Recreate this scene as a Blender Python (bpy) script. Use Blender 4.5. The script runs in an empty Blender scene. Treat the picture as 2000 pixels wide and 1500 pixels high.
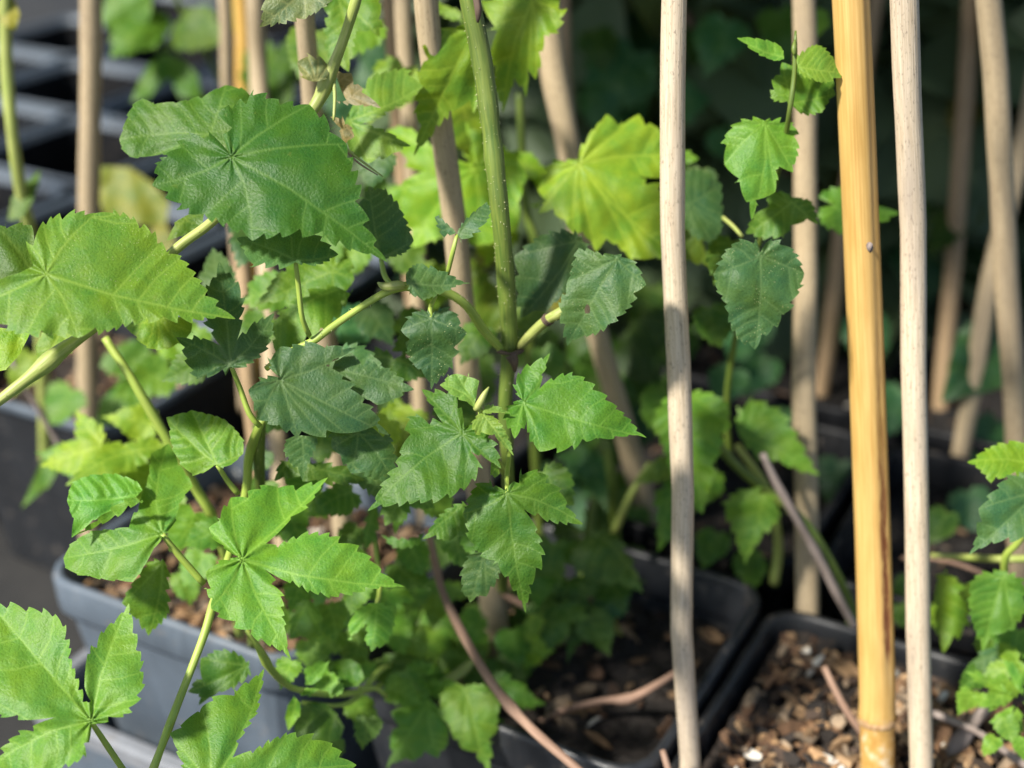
import bpy, bmesh, math, random, re
import numpy as np
from mathutils import Vector
from mathutils.geometry import delaunay_2d_cdt

SC = bpy.context.scene
COL = SC.collection
R = math.radians

# ------------------------------------------------------------------ camera, sky, sun, exposure
PITCH, CAMZ, LENS = 27.0, 0.62, 50.0
FPX = 2000 * LENS / 36.0
cam_d = bpy.data.cameras.new('camera')
cam = bpy.data.objects.new('camera', cam_d)
COL.objects.link(cam)
cam.location = (0, 0, CAMZ)
cam.rotation_euler = (R(90 - PITCH), 0, 0)
cam_d.lens = LENS
cam_d.sensor_width = 36
cam_d.clip_start = 0.02
cam_d.clip_end = 200
cam_d.dof.use_dof = True
cam_d.dof.focus_distance = 0.55
cam_d.dof.aperture_fstop = 4.9
SC.camera = cam

SUN = Vector((-0.56, -0.42, 0.72)).normalized()
w = bpy.data.worlds.new('World')
SC.world = w
w.use_nodes = True
nt = w.node_tree
sky = nt.nodes.new('ShaderNodeTexSky')
sky.sky_type = 'NISHITA'
sky.sun_disc = False
sky.sun_elevation = math.asin(SUN.z)
sky.sun_rotation = math.atan2(SUN.x, SUN.y)
nt.links.new(sky.outputs[0], nt.nodes['Background'].inputs[0])
nt.nodes['Background'].inputs[1].default_value = 0.085
sd = bpy.data.lights.new('sun', 'SUN')
sd.energy = 4.2
sd.angle = R(5)
sd.color = (1.0, 0.95, 0.86)
so = bpy.data.objects.new('sun', sd)
COL.objects.link(so)
so.rotation_euler = (-SUN).to_track_quat('-Z', 'Y').to_euler()
SC.view_settings.view_transform = 'Standard'
SC.view_settings.look = 'None'
SC.view_settings.exposure = 0.92
SC.view_settings.gamma = 1
SC.cycles.max_bounces = 8
SC.cycles.transmission_bounces = 4
SC.cycles.use_denoising = True

# ------------------------------------------------------------------ helpers
CP, SP = math.cos(R(PITCH)), math.sin(R(PITCH))
def unproj(u, v, d):
    """photo pixel (2000 x 1500) at a depth in metres -> world points"""
    u = np.asarray(u, float); v = np.asarray(v, float); d = np.asarray(d, float)
    x = (u - 1000) / FPX * d
    y = (v - 750) / FPX * d
    return np.stack([x, CP * d - SP * y, CAMZ - SP * d - CP * y], -1)
def near(d):
    """the plants and canes of the front row stand close together in depth"""
    return np.interp(np.asarray(d, float), [0.0, 0.40, 0.60, 0.75, 9.0], [0.0675, 0.4675, 0.5775, 0.75, 9.0])
def on_plane(u, v, z):
    """world point where the ray through a photo pixel meets the height z"""
    y = (v - 750) / FPX
    d = (CAMZ - z) / (SP + CP * y)
    return Vector(unproj(u, v, d))
def rng(seed):
    return np.random.default_rng(seed)

def tag(o, label=None, cat=None, group=None, kind=None):
    if label: o['label'] = label
    if cat: o['category'] = cat
    if group: o['group'] = group
    if kind: o['kind'] = kind
    return o
def empty(name, loc, label, cat, group=None):
    o = bpy.data.objects.new(name, None)
    o.empty_display_size = 0.02
    COL.objects.link(o)
    o.location = loc
    return tag(o, label, cat, group)
def make(name, verts, faces, mat, parent=None, smooth=True, attrs=None):
    verts = np.asarray(verts, float)
    if parent is not None:
        p = parent
        off = Vector((0, 0, 0))
        while p is not None:
            off += p.location
            p = p.parent
        verts = verts - np.array(off)
    me = bpy.data.meshes.new(name)
    me.from_pydata(verts.tolist(), [], faces if isinstance(faces, list) else faces.tolist())
    if smooth:
        me.polygons.foreach_set('use_smooth', np.ones(len(me.polygons), bool))
    for k, a in (attrs or {}).items():
        a = np.asarray(a, float)
        if a.ndim == 1:
            at = me.attributes.new(k, 'FLOAT', 'POINT'); at.data.foreach_set('value', a.astype(np.float32))
        else:
            at = me.attributes.new(k, 'FLOAT_VECTOR', 'POINT'); at.data.foreach_set('vector', a.astype(np.float32).ravel())
    me.update()
    o = bpy.data.objects.new(name, me)
    COL.objects.link(o)
    if mat: me.materials.append(mat)
    if parent is not None: o.parent = parent
    return o

def catmull(P, n):
    P = np.asarray(P, float)
    if len(P) < 3:
        t = np.linspace(0, 1, n)[:, None]
        return P[0] * (1 - t) + P[-1] * t
    Q = np.vstack([2 * P[0] - P[1], P, 2 * P[-1] - P[-2]])
    seg = np.linalg.norm(np.diff(P, axis=0), axis=1)
    cum = np.concatenate([[0], np.cumsum(seg)])
    out = []
    for s in np.linspace(0, cum[-1], n):
        i = min(max(np.searchsorted(cum, s, side='right') - 1, 0), len(P) - 2)
        t = (s - cum[i]) / max(seg[i], 1e-9)
        a, b, c, d = Q[i], Q[i + 1], Q[i + 2], Q[i + 3]
        out.append(0.5 * ((2 * b) + (c - a) * t + (2 * a - 5 * b + 4 * c - d) * t * t + (3 * b - a - 3 * c + d) * t ** 3))
    return np.array(out)

def tube_data(path, rad, nseg=14, profile=None, caps=True):
    """path (n,3), rad (n,) -> verts, faces, pc attribute (x, y of the section in metres, length in metres)"""
    path = np.asarray(path, float)
    n = len(path)
    rad = np.broadcast_to(np.asarray(rad, float), (n,))
    T = np.gradient(path, axis=0)
    T /= np.linalg.norm(T, axis=1)[:, None]
    ref = np.array([0, -1.0, 0.2])
    V, PC = [], []
    L = np.concatenate([[0], np.cumsum(np.linalg.norm(np.diff(path, axis=0), axis=1))])
    ang = np.linspace(0, 2 * math.pi, nseg, endpoint=False)
    prof = np.ones(nseg) if profile is None else profile(ang)
    for i in range(n):
        a = ref - T[i] * ref.dot(T[i])
        if np.linalg.norm(a) < 1e-4: a = np.array([1.0, 0, 0])
        a /= np.linalg.norm(a)
        ref = a
        b = np.cross(T[i], a)
        p = prof if prof.ndim == 1 else prof[i]
        ring = np.outer(np.cos(ang) * p * rad[i], a) + np.outer(np.sin(ang) * p * rad[i], b)
        V.append(path[i] + ring)
        PC.append(np.stack([np.cos(ang) * p * rad[i], np.sin(ang) * p * rad[i], np.full(nseg, L[i])], -1))
    V = np.vstack(V); PC = np.vstack(PC)
    F = []
    for i in range(n - 1):
        for j in range(nseg):
            k = (j + 1) % nseg
            F.append((i * nseg + j, i * nseg + k, (i + 1) * nseg + k, (i + 1) * nseg + j))
    if caps:
        F.append(tuple(range(nseg))[::-1])
        F.append(tuple((n - 1) * nseg + j for j in range(nseg)))
    return V, F, PC

def px_path(pts, n=None):
    """pts: (u, v, depth, width in pixels) list -> world path and radii"""
    P = np.array(pts, float)
    n = n or max(8, int(np.linalg.norm(np.diff(P[:, :2], axis=0), axis=1).sum() / 14))
    P[:, 2] = near(P[:, 2])
    C = catmull(P, n)
    return unproj(C[:, 0], C[:, 1], C[:, 2]), C[:, 3] * 0.5 * C[:, 2] / FPX

def stem(name, pts, mat, parent=None, nseg=12, wob=0.05, seed=0, bristle=0, bumps=None):
    path, rad = px_path(pts)
    g = rng(seed)
    rad = rad * (1 + wob * np.interp(np.arange(len(rad)), np.arange(0, len(rad) + 6, 3), g.normal(0, 1, len(np.arange(0, len(rad) + 6, 3)))))
    if bumps:
        P = np.array(pts, float)
        tt = np.linspace(0, 1, len(rad))
        for t0, wdt, amp in bumps:
            rad = rad * (1 + amp * np.exp(-((tt - t0) / wdt) ** 2))
    V, F, PC = tube_data(path, rad, nseg)
    if bristle:
        V = list(map(tuple, V)); PC = list(map(tuple, PC))
        for _ in range(bristle):
            i = int(g.integers(1, len(path) - 1)); j = int(g.integers(0, nseg))
            b0 = np.array(V[i * nseg + j])
            i2 = i + (1 if i + 1 < len(path) else -1)
            b0 = b0 + (np.array(V[i2 * nseg + j]) - b0) * g.random()
            nrm = b0 - (path[i] + path[i2]) * 0.5
            nrm /= np.linalg.norm(nrm) + 1e-9
            up = path[i2] - path[i]; up /= np.linalg.norm(up) + 1e-9
            sd_ = np.cross(nrm, up)
            r = 0.00020 * (0.7 + 0.6 * g.random()); h = 0.0008 * (0.3 + g.random())
            k = len(V)
            for a in range(4):
                q = b0 + (up * math.cos(a * math.pi / 2) + sd_ * math.sin(a * math.pi / 2)) * r - nrm * 0.0002
                V.append(tuple(q)); PC.append((9, 9, 9))
            V.append(tuple(b0 + nrm * h + up * h * 0.2)); PC.append((9, 9, 9))
            F += [(k, k + 1, k + 4), (k + 1, k + 2, k + 4), (k + 2, k + 3, k + 4), (k + 3, k, k + 4)]
    return make(name, V, F, mat, parent, attrs={'pc': PC})

# ------------------------------------------------------------------ materials
def mat_new(name):
    m = bpy.data.materials.new(name)
    m.use_nodes = True
    return m, m.node_tree.nodes, m.node_tree.links
def N(nodes, t, **kw):
    n = nodes.new(t)
    for k, v in kw.items(): setattr(n, k, v)
    return n
def ramp(nodes, stops):
    n = nodes.new('ShaderNodeValToRGB')
    e = n.color_ramp.elements
    while len(e) < len(stops): e.new(0.5)
    for i, (p, c) in enumerate(stops):
        e[i].position = p
        e[i].color = (*c, 1) if len(c) == 3 else c
    return n
def mixc(nodes, links, fac, a, b, mode='MIX'):
    n = nodes.new('ShaderNodeMix'); n.data_type = 'RGBA'; n.blend_type = mode
    for i, x in ((0, fac), (6, a), (7, b)):
        if hasattr(x, 'is_linked'): links.new(x, n.inputs[i])
        else: n.inputs[i].default_value = x if i == 0 else (*x, 1)
    return n.outputs[2]
def mth(nodes, links, op, a, b=None, clamp=False):
    n = nodes.new('ShaderNodeMath'); n.operation = op; n.use_clamp = clamp
    for i, x in enumerate((a, b)):
        if x is None: continue
        if hasattr(x, 'is_linked'): links.new(x, n.inputs[i])
        else: n.inputs[i].default_value = x
    return n.outputs[0]
def noise(nodes, links, vec, scale, detail=3, rough=0.55):
    n = nodes.new('ShaderNodeTexNoise')
    n.inputs['Scale'].default_value = scale; n.inputs['Detail'].default_value = detail; n.inputs['Roughness'].default_value = rough
    links.new(vec, n.inputs['Vector'])
    return n.outputs['Fac']
def mapping(nodes, links, vec, scale):
    n = nodes.new('ShaderNodeMapping'); n.inputs['Scale'].default_value = scale
    links.new(vec, n.inputs['Vector'])
    return n.outputs[0]
def attr(nodes, name, out='Vector'):
    n = nodes.new('ShaderNodeAttribute'); n.attribute_name = name
    return n.outputs[out]

def leaf_material():
    m, n, l = mat_new('leaf_tissue')
    b = n['Principled BSDF']; out = n['Material Output']
    oi = N(n, 'ShaderNodeObjectInfo')
    luv = attr(n, 'luv'); vein = attr(n, 'vein', 'Fac'); mar = attr(n, 'margin', 'Fac')
    base = oi.outputs['Color']
    # soft mottling: yellower and bluer areas of the blade
    n1 = noise(n, l, luv, 0.9, 3)
    yel = mixc(n, l, 1.0, base, (1.35, 1.08, 0.75), 'MULTIPLY')
    blu = mixc(n, l, 1.0, base, (0.76, 0.9, 1.12), 'MULTIPLY')
    r1 = ramp(n, [(0.32, (0, 0, 0)), (0.68, (1, 1, 1))]); l.new(n1, r1.inputs[0])
    c = mixc(n, l, r1.outputs[0], blu, yel)
    # fine network of small veins
    vo = N(n, 'ShaderNodeTexVoronoi', feature='DISTANCE_TO_EDGE'); vo.inputs['Scale'].default_value = 6.0
    nz = N(n, 'ShaderNodeTexNoise'); nz.inputs['Scale'].default_value = 5; l.new(luv, nz.inputs['Vector'])
    dv = N(n, 'ShaderNodeVectorMath', operation='MULTIPLY_ADD'); l.new(nz.outputs['Color'], dv.inputs[0])
    dv.inputs[1].default_value = (0.12, 0.12, 0.12); l.new(luv, dv.inputs[2])
    l.new(dv.outputs[0], vo.inputs['Vector'])
    r2 = ramp(n, [(0.0, (1, 1, 1)), (0.10, (0, 0, 0))]); l.new(vo.outputs['Distance'], r2.inputs[0])
    pale = mixc(n, l, 1.0, base, (1.55, 1.28, 1.35), 'MULTIPLY')
    f2 = mth(n, l, 'MULTIPLY', r2.outputs[0], 0.34)
    c = mixc(n, l, f2, c, pale)
    # grain
    n3 = noise(n, l, luv, 22, 2)
    r3 = ramp(n, [(0.3, (0.82, 0.83, 0.83)), (0.7, (1.16, 1.15, 1.13))]); l.new(n3, r3.inputs[0])
    c = mixc(n, l, 1.0, c, r3.outputs[0], 'MULTIPLY')
    # irregular yellowed spots
    n5 = noise(n, l, luv, 2.6, 4, 0.7)
    r5 = ramp(n, [(0.63, (0, 0, 0)), (0.74, (1, 1, 1))]); l.new(n5, r5.inputs[0])
    c = mixc(n, l, mth(n, l, 'MULTIPLY', r5.outputs[0], 0.35), c, mixc(n, l, 0.5, base, (0.30, 0.30, 0.06)))
    # ribs
    vcol = mixc(n, l, 1.0, base, (2.1, 1.6, 1.7), 'MULTIPLY')
    vcol = mixc(n, l, 0.10, vcol, (0.45, 0.50, 0.22))
    fv = mth(n, l, 'MULTIPLY', vein, 0.72)
    c = mixc(n, l, fv, c, vcol)
    # paler margin
    fm = mth(n, l, 'MULTIPLY', mar, 0.22)
    c = mixc(n, l, fm, c, vcol)
    # pale mite specks, amount = 1 - object alpha
    sp = mth(n, l, 'SUBTRACT', 1.0, oi.outputs['Alpha'])
    vs = N(n, 'ShaderNodeTexVoronoi'); vs.inputs['Scale'].default_value = 9.0; l.new(luv, vs.inputs['Vector'])
    rs = ramp(n, [(0.12, (1, 1, 1)), (0.20, (0, 0, 0))]); l.new(vs.outputs['Distance'], rs.inputs[0])
    n4 = noise(n, l, luv, 1.3, 1)
    rn = ramp(n, [(0.48, (0, 0, 0)), (0.6, (1, 1, 1))]); l.new(n4, rn.inputs[0])
    fs = mth(n, l, 'MULTIPLY', mth(n, l, 'MULTIPLY', rs.outputs[0], rn.outputs[0]), sp)
    c = mixc(n, l, fs, c, (0.52, 0.55, 0.28))
    # underside paler and duller
    geo = N(n, 'ShaderNodeNewGeometry')
    under = mixc(n, l, 0.35, c, (0.24, 0.32, 0.17))
    c = mixc(n, l, geo.outputs['Backfacing'], c, under)
    l.new(c, b.inputs['Base Color'])
    b.inputs['Roughness'].default_value = 0.48
    b.inputs['Specular IOR Level'].default_value = 0.36
    tr = N(n, 'ShaderNodeBsdfTranslucent')
    tc = mixc(n, l, 1.0, c, (1.9, 1.45, 0.30), 'MULTIPLY')
    l.new(tc, tr.inputs['Color'])
    bp = N(n, 'ShaderNodeBump'); bp.inputs['Strength'].default_value = 0.32; bp.inputs['Distance'].default_value = 0.0005
    h = mth(n, l, 'ADD', mth(n, l, 'MULTIPLY', vo.outputs['Distance'], 1.6), mth(n, l, 'MULTIPLY', n3, 0.7))
    l.new(h, bp.inputs['Height'])
    l.new(bp.outputs[0], b.inputs['Normal'])
    ms = N(n, 'ShaderNodeMixShader'); ms.inputs[0].default_value = 0.35
    l.new(b.outputs[0], ms.inputs[1]); l.new(tr.outputs[0], ms.inputs[2])
    l.new(ms.outputs[0], out.inputs[0])
    return m

def stem_material(name, c1, c2, rough=0.5, brist=(0.5, 0.5, 0.25)):
    m, n, l = mat_new(name)
    b = n['Principled BSDF']
    pc = attr(n, 'pc')
    v = mapping(n, l, pc, (900, 900, 60))
    f = noise(n, l, v, 1.0, 3)
    r = ramp(n, [(0.3, c1), (0.7, c2)]); l.new(f, r.inputs[0])
    f2 = noise(n, l, mapping(n, l, pc, (60, 60, 40)), 1.0, 2)
    r2 = ramp(n, [(0.3, (0.75, 0.75, 0.75)), (0.7, (1.2, 1.2, 1.2))]); l.new(f2, r2.inputs[0])
    c = mixc(n, l, 1.0, r.outputs[0], r2.outputs[0], 'MULTIPLY')
    sx = N(n, 'ShaderNodeSeparateXYZ'); l.new(pc, sx.inputs[0])
    isb = mth(n, l, 'GREATER_THAN', sx.outputs[0], 5.0)
    c = mixc(n, l, isb, c, brist)
    l.new(c, b.inputs['Base Color']); b.inputs['Roughness'].default_value = rough
    bp = N(n, 'ShaderNodeBump'); bp.inputs['Strength'].default_value = 0.4; bp.inputs['Distance'].default_value = 0.0006
    l.new(f, bp.inputs['Height']); l.new(bp.outputs[0], b.inputs['Normal'])
    return m

def cane_material(name, c1, c2, c3, speck=1.0, rough=0.6):
    m, n, l = mat_new(name)
    b = n['Principled BSDF']
    pc = attr(n, 'pc')
    oi = N(n, 'ShaderNodeObjectInfo')
    off = N(n, 'ShaderNodeVectorMath', operation='ADD')
    l.new(pc, off.inputs[0])
    cr = N(n, 'ShaderNodeCombineXYZ'); l.new(oi.outputs['Random'], cr.inputs[2]); l.new(cr.outputs[0], off.inputs[1])
    p = off.outputs[0]
    f = noise(n, l, mapping(n, l, p, (1500, 1500, 45)), 1.0, 4, 0.65)
    r = ramp(n, [(0.3, c1), (0.72, c2)]); l.new(f, r.inputs[0])
    f2 = noise(n, l, mapping(n, l, p, (110, 110, 14)), 1.0, 3)
    r2 = ramp(n, [(0.46, (0, 0, 0)), (0.72, (1, 1, 1))]); l.new(f2, r2.inputs[0])
    c = mixc(n, l, mth(n, l, 'MULTIPLY', r2.outputs[0], 0.75), r.outputs[0], c3)
    f3 = noise(n, l, mapping(n, l, p, (900, 900, 350)), 1.0, 3, 0.7)
    r3 = ramp(n, [(0.57, (0, 0, 0)), (0.68, (1, 1, 1))]); l.new(f3, r3.inputs[0])
    c = mixc(n, l, mth(n, l, 'MULTIPLY', r3.outputs[0], 0.6 * speck), c, (c3[0] * 0.4, c3[1] * 0.38, c3[2] * 0.36))
    l.new(c, b.inputs['Base Color']); b.inputs['Roughness'].default_value = rough
    b.inputs['Specular IOR Level'].default_value = 0.3
    bp = N(n, 'ShaderNodeBump'); bp.inputs['Strength'].default_value = 0.5; bp.inputs['Distance'].default_value = 0.0006
    l.new(f, bp.inputs['Height']); l.new(bp.outputs[0], b.inputs['Normal'])
    return m

def plastic_material(name, c, rough=0.45):
    m, n, l = mat_new(name)
    b = n['Principled BSDF']
    tcn = N(n, 'ShaderNodeTexCoord')
    f = noise(n, l, tcn.outputs['Object'], 18, 4, 0.65)
    r = ramp(n, [(0.3, tuple(x * 0.75 for x in c)), (0.6, c), (0.8, tuple(min(1, x * 1.25 + 0.012) for x in c))]); l.new(f, r.inputs[0])
    f2 = noise(n, l, tcn.outputs['Object'], 90, 3, 0.7)
    r2 = ramp(n, [(0.60, (0, 0, 0)), (0.75, (1, 1, 1))]); l.new(f2, r2.inputs[0])
    cc = mixc(n, l, mth(n, l, 'MULTIPLY', r2.outputs[0], 0.55), r.outputs[0], (0.19, 0.16, 0.13))
    # dried water marks running down and soil splashes
    f4 = noise(n, l, mapping(n, l, tcn.outputs['Object'], (70, 70, 7)), 1.0, 4, 0.7)
    r4 = ramp(n, [(0.50, (0, 0, 0)), (0.70, (1, 1, 1))]); l.new(f4, r4.inputs[0])
    cc = mixc(n, l, mth(n, l, 'MULTIPLY', r4.outputs[0], 0.28), cc, tuple(min(1, x * 1.7 + 0.02) for x in c))
    f5 = noise(n, l, tcn.outputs['Object'], 420, 2, 0.6)
    r5 = ramp(n, [(0.66, (0, 0, 0)), (0.72, (1, 1, 1))]); l.new(f5, r5.inputs[0])
    cc = mixc(n, l, mth(n, l, 'MULTIPLY', r5.outputs[0], 0.5), cc, (0.07, 0.05, 0.035))
    l.new(cc, b.inputs['Base Color'])
    rr = ramp(n, [(0.3, (rough - 0.08,) * 3), (0.7, (rough + 0.18,) * 3)]); l.new(f2, rr.inputs[0])
    l.new(rr.outputs[0], b.inputs['Roughness'])
    bp = N(n, 'ShaderNodeBump'); bp.inputs['Strength'].default_value = 0.15; bp.inputs['Distance'].default_value = 0.001
    l.new(f2, bp.inputs['Height']); l.new(bp.outputs[0], b.inputs['Normal'])
    return m

def soil_material():
    m, n, l = mat_new('bark_and_compost')
    b = n['Principled BSDF']
    col = attr(n, 'chip')
    tcn = N(n, 'ShaderNodeTexCoord')
    f = noise(n, l, tcn.outputs['Object'], 160, 4, 0.7)
    r = ramp(n, [(0.3, (0.55, 0.55, 0.55)), (0.7, (1.35, 1.3, 1.25))]); l.new(f, r.inputs[0])
    c = mixc(n, l, 1.0, col, r.outputs[0], 'MULTIPLY')
    l.new(c, b.inputs['Base Color']); b.inputs['Roughness'].default_value = 0.85
    bp = N(n, 'ShaderNodeBump'); bp.inputs['Strength'].default_value = 0.6; bp.inputs['Distance'].default_value = 0.001
    l.new(f, bp.inputs['Height']); l.new(bp.outputs[0], b.inputs['Normal'])
    return m

def ground_material():
    m, n, l = mat_new('ground_fabric')
    b = n['Principled BSDF']
    tcn = N(n, 'ShaderNodeTexCoord')
    f = noise(n, l, tcn.outputs['Object'], 9, 5, 0.65)
    r = ramp(n, [(0.3, (0.010, 0.011, 0.012)), (0.7, (0.035, 0.033, 0.030))]); l.new(f, r.inputs[0])
    l.new(r.outputs[0], b.inputs['Base Color']); b.inputs['Roughness'].default_value = 0.8
    bp = N(n, 'ShaderNodeBump'); bp.inputs['Strength'].default_value = 0.3
    wv = N(n, 'ShaderNodeTexWave'); wv.inputs['Scale'].default_value = 300; l.new(tcn.outputs['Object'], wv.inputs['Vector'])
    l.new(wv.outputs['Fac'], bp.inputs['Height']); bp.inputs['Distance'].default_value = 0.0008
    l.new(bp.outputs[0], b.inputs['Normal'])
    return m

M_LEAF = leaf_material()
M_STEM = stem_material('green_stem', (0.075, 0.135, 0.018), (0.17, 0.22, 0.035))
M_LIME = stem_material('lime_petiole', (0.26, 0.38, 0.05), (0.38, 0.46, 0.09))
M_BINE = stem_material('pale_bine', (0.26, 0.34, 0.06), (0.42, 0.44, 0.14))
M_WOODY = stem_material('woody_node', (0.05, 0.035, 0.025), (0.14, 0.09, 0.06), 0.8)
M_TWIG = stem_material('dry_twig', (0.20, 0.115, 0.075), (0.36, 0.23, 0.16), 0.75)
M_GTWIG = stem_material('grey_twig', (0.17, 0.13, 0.11), (0.34, 0.28, 0.25), 0.8)
M_CANE = cane_material('peeled_cane', (0.42, 0.325, 0.215), (0.70, 0.59, 0.44), (0.36, 0.30, 0.24))
M_CANE3 = cane_material('tan_cane', (0.35, 0.262, 0.155), (0.55, 0.44, 0.285), (0.28, 0.22, 0.15))
M_CANE2 = cane_material('brown_cane', (0.30, 0.20, 0.11), (0.45, 0.32, 0.19), (0.20, 0.14, 0.08))
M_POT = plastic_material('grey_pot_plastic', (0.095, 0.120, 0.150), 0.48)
M_POT_SHADE = plastic_material('shaded_grey_pot_plastic', (0.020, 0.022, 0.026), 0.38)  # darker copy of the pot grey, shade put into the colour
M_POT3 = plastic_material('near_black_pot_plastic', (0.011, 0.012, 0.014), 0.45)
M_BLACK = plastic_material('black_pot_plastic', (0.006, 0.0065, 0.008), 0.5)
M_BLACK.node_tree.nodes['Principled BSDF'].inputs['Specular IOR Level'].default_value = 0.2
M_PALE = plastic_material('pale_tray_rim', (0.21, 0.22, 0.24), 0.35)
M_SOIL = soil_material()
M_GROUND = ground_material()

COLS = {  # teal and deep carry painted shade besides the leaf's own age
    'mature': (0.044, 0.135, 0.016), 'light': (0.122, 0.268, 0.026), 'bright': (0.104, 0.258, 0.026),
    'lime': (0.170, 0.335, 0.020), 'teal': (0.044, 0.110, 0.032), 'mid': (0.060, 0.158, 0.016),
    'deep': (0.022, 0.075, 0.025), 'dry': (0.19, 0.18, 0.085), 'olive': (0.24, 0.27, 0.04), 'pale': (0.14, 0.28, 0.045),
}

# ------------------------------------------------------------------ leaf builder
TOK = re.compile(r'([ST]?)(-?[\d.]+),(-?[\d.]+)')
def parse(s):
    return [(t, float(a), float(b)) for t, a, b in TOK.findall(s)]

def serrate(pts, teeth, kd, seed, J=None, raw=False):
    """closed outline with teeth: pts are (flag, u, v); with `teeth` given, the runs are first cut into teeth of about that many pixels"""
    g = rng(seed)
    n = len(pts)
    if teeth:
        new = []
        P = np.array([(p[1], p[2]) for p in pts])
        for i in range(n):
            a, b, c, d = P[i - 1], P[i], P[(i + 1) % n], P[(i + 2) % n]
            new.append(pts[i])
            L = np.linalg.norm(c - b)
            k = max(1, int(round(L / teeth)))
            m1 = (c - a) * 0.5; m2 = (d - b) * 0.5
            if pts[i][0] in 'ST' and pts[i][0]: m1 = (c - b)
            if pts[(i + 1) % n][0] in 'ST' and pts[(i + 1) % n][0]: m2 = (c - b)
            for j in range(1, k):
                t = j / k + g.normal(0, 0.06) / k
                q = b * (2 * t**3 - 3 * t**2 + 1) + m1 * (t**3 - 2 * t**2 + t) + c * (-2 * t**3 + 3 * t**2) + m2 * (t**3 - t**2)
                new.append(('', q[0], q[1]))
        pts = new
        n = len(pts)
    elif not raw:
        # keep the tooth tips only: drop notes of the notches and points crowding a tip
        P = np.array([(p[1], p[2]) for p in pts])
        ar = 0.5 * np.sum(P[:, 0] * np.roll(P[:, 1], -1) - np.roll(P[:, 0], -1) * P[:, 1])
        sz = np.linalg.norm(P.max(0) - P.min(0))
        kept = []
        for i in range(n):
            if not pts[i][0]:
                a, b, c = P[i - 1], P[i], P[(i + 1) % n]
                cr_ = ((b - a)[0] * (c - b)[1] - (b - a)[1] * (c - b)[0]) * (1 if ar > 0 else -1)
                if cr_ / (np.linalg.norm(c - a) + 1e-6) < -0.10 * np.linalg.norm(c - a): continue
                if kept and np.hypot(kept[-1][1] - b[0], kept[-1][2] - b[1]) < min(sz * 0.055, 18): continue
                if pts[(i + 1) % n][0] == 'T' and np.linalg.norm(c - b) < min(sz * 0.04, 12): continue
            kept.append(pts[i])
        pts = kept
        n = len(pts)
    P = np.array([(p[1], p[2]) for p in pts]); fl = [p[0] for p in pts]
    area = 0.5 * np.sum(P[:, 0] * np.roll(P[:, 1], -1) - np.roll(P[:, 0], -1) * P[:, 1])
    sgn = 1 if area > 0 else -1
    def dist_to_T(i, step):
        d = 0.0
        j = i
        for _ in range(n):
            if fl[j] == 'T': return d
            if fl[j] == 'S' : return 1e9
            d += np.linalg.norm(P[(j + step) % n] - P[j]); j = (j + step) % n
        return 1e9
    def tip_of(i, step):
        j = i
        for _ in range(n):
            if fl[j] == 'T': return P[j]
            j = (j + step) % n
        return P[i]
    # every tooth ends in a small point
    cen = P.mean(0) if J is None else J
    out = []
    for i in range(n):
        A, B = P[i], P[(i + 1) % n]
        AB = B - A; L = np.linalg.norm(AB)
        if L < 1e-6: continue
        nin = np.array([-AB[1], AB[0]]) / L * sgn
        f = dist_to_T((i + 1) % n, 1); bk = dist_to_T(i, -1)
        asc = f < bk
        pa, pb = (A, B) if asc else (B, A)
        fa = fl[i] if asc else fl[(i + 1) % n]
        D = pb - pa
        if fa == 'S':
            V = pa; ctrl = pa + D * 0.5 - nin * L * 0.05
            seq = [pa]
        else:
            Tp = tip_of((i + 1) % n, 1) if asc else tip_of(i, -1)
            ax = Tp - cen; la = np.linalg.norm(ax) + 1e-6
            off = abs((pa - cen)[0] * ax[1] - (pa - cen)[1] * ax[0]) / la
            if np.dot(pa - cen, ax) < 0: off = 1e9
            offb = abs((pb - cen)[0] * ax[1] - (pb - cen)[1] * ax[0]) / la
            if fl[(i + 1) % n if asc else i] != 'T': off = min(off, max(offb, 6.0) * 1.6)
            dp = min(L * kd * (0.75 + 0.5 * g.random()), 0.45 * off)
            V = pa + D * (0.03 + 0.10 * g.random()) + nin * dp
            mid = pa + (V - pa) * 0.55 - D * 0.03
            ctrl = V + (pb - V) * 0.50 - nin * min(L * 0.12, dp * 0.55)
            seq = [pa, mid, V]
        m = max(4, int(L / 3.0))
        tt = np.linspace(0, 1, m)[1:, None]
        cur = V * (1 - tt)**2 + 2 * ctrl * tt * (1 - tt) + pb * tt**2
        seq = np.vstack([np.array(seq), cur])
        if not asc: seq = seq[::-1]
        out.append(seq[:-1])
    return np.vstack(out), pts

def seg_dist(X, A, B):
    d = B - A
    t = np.clip(((X - A) @ d) / (d @ d + 1e-9), 0, 1)
    return np.linalg.norm(X - (A + t[:, None] * d), axis=1), t

def inside(poly, X):
    x, y = X[:, 0], X[:, 1]
    r = np.zeros(len(X), bool)
    a = poly; b = np.roll(poly, -1, 0)
    for (x1, y1), (x2, y2) in zip(a, b):
        c = ((y1 > y) != (y2 > y))
        if y1 != y2:
            r ^= c & (x < (x2 - x1) * (y - y1) / (y2 - y1) + x1)
    return r

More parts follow.
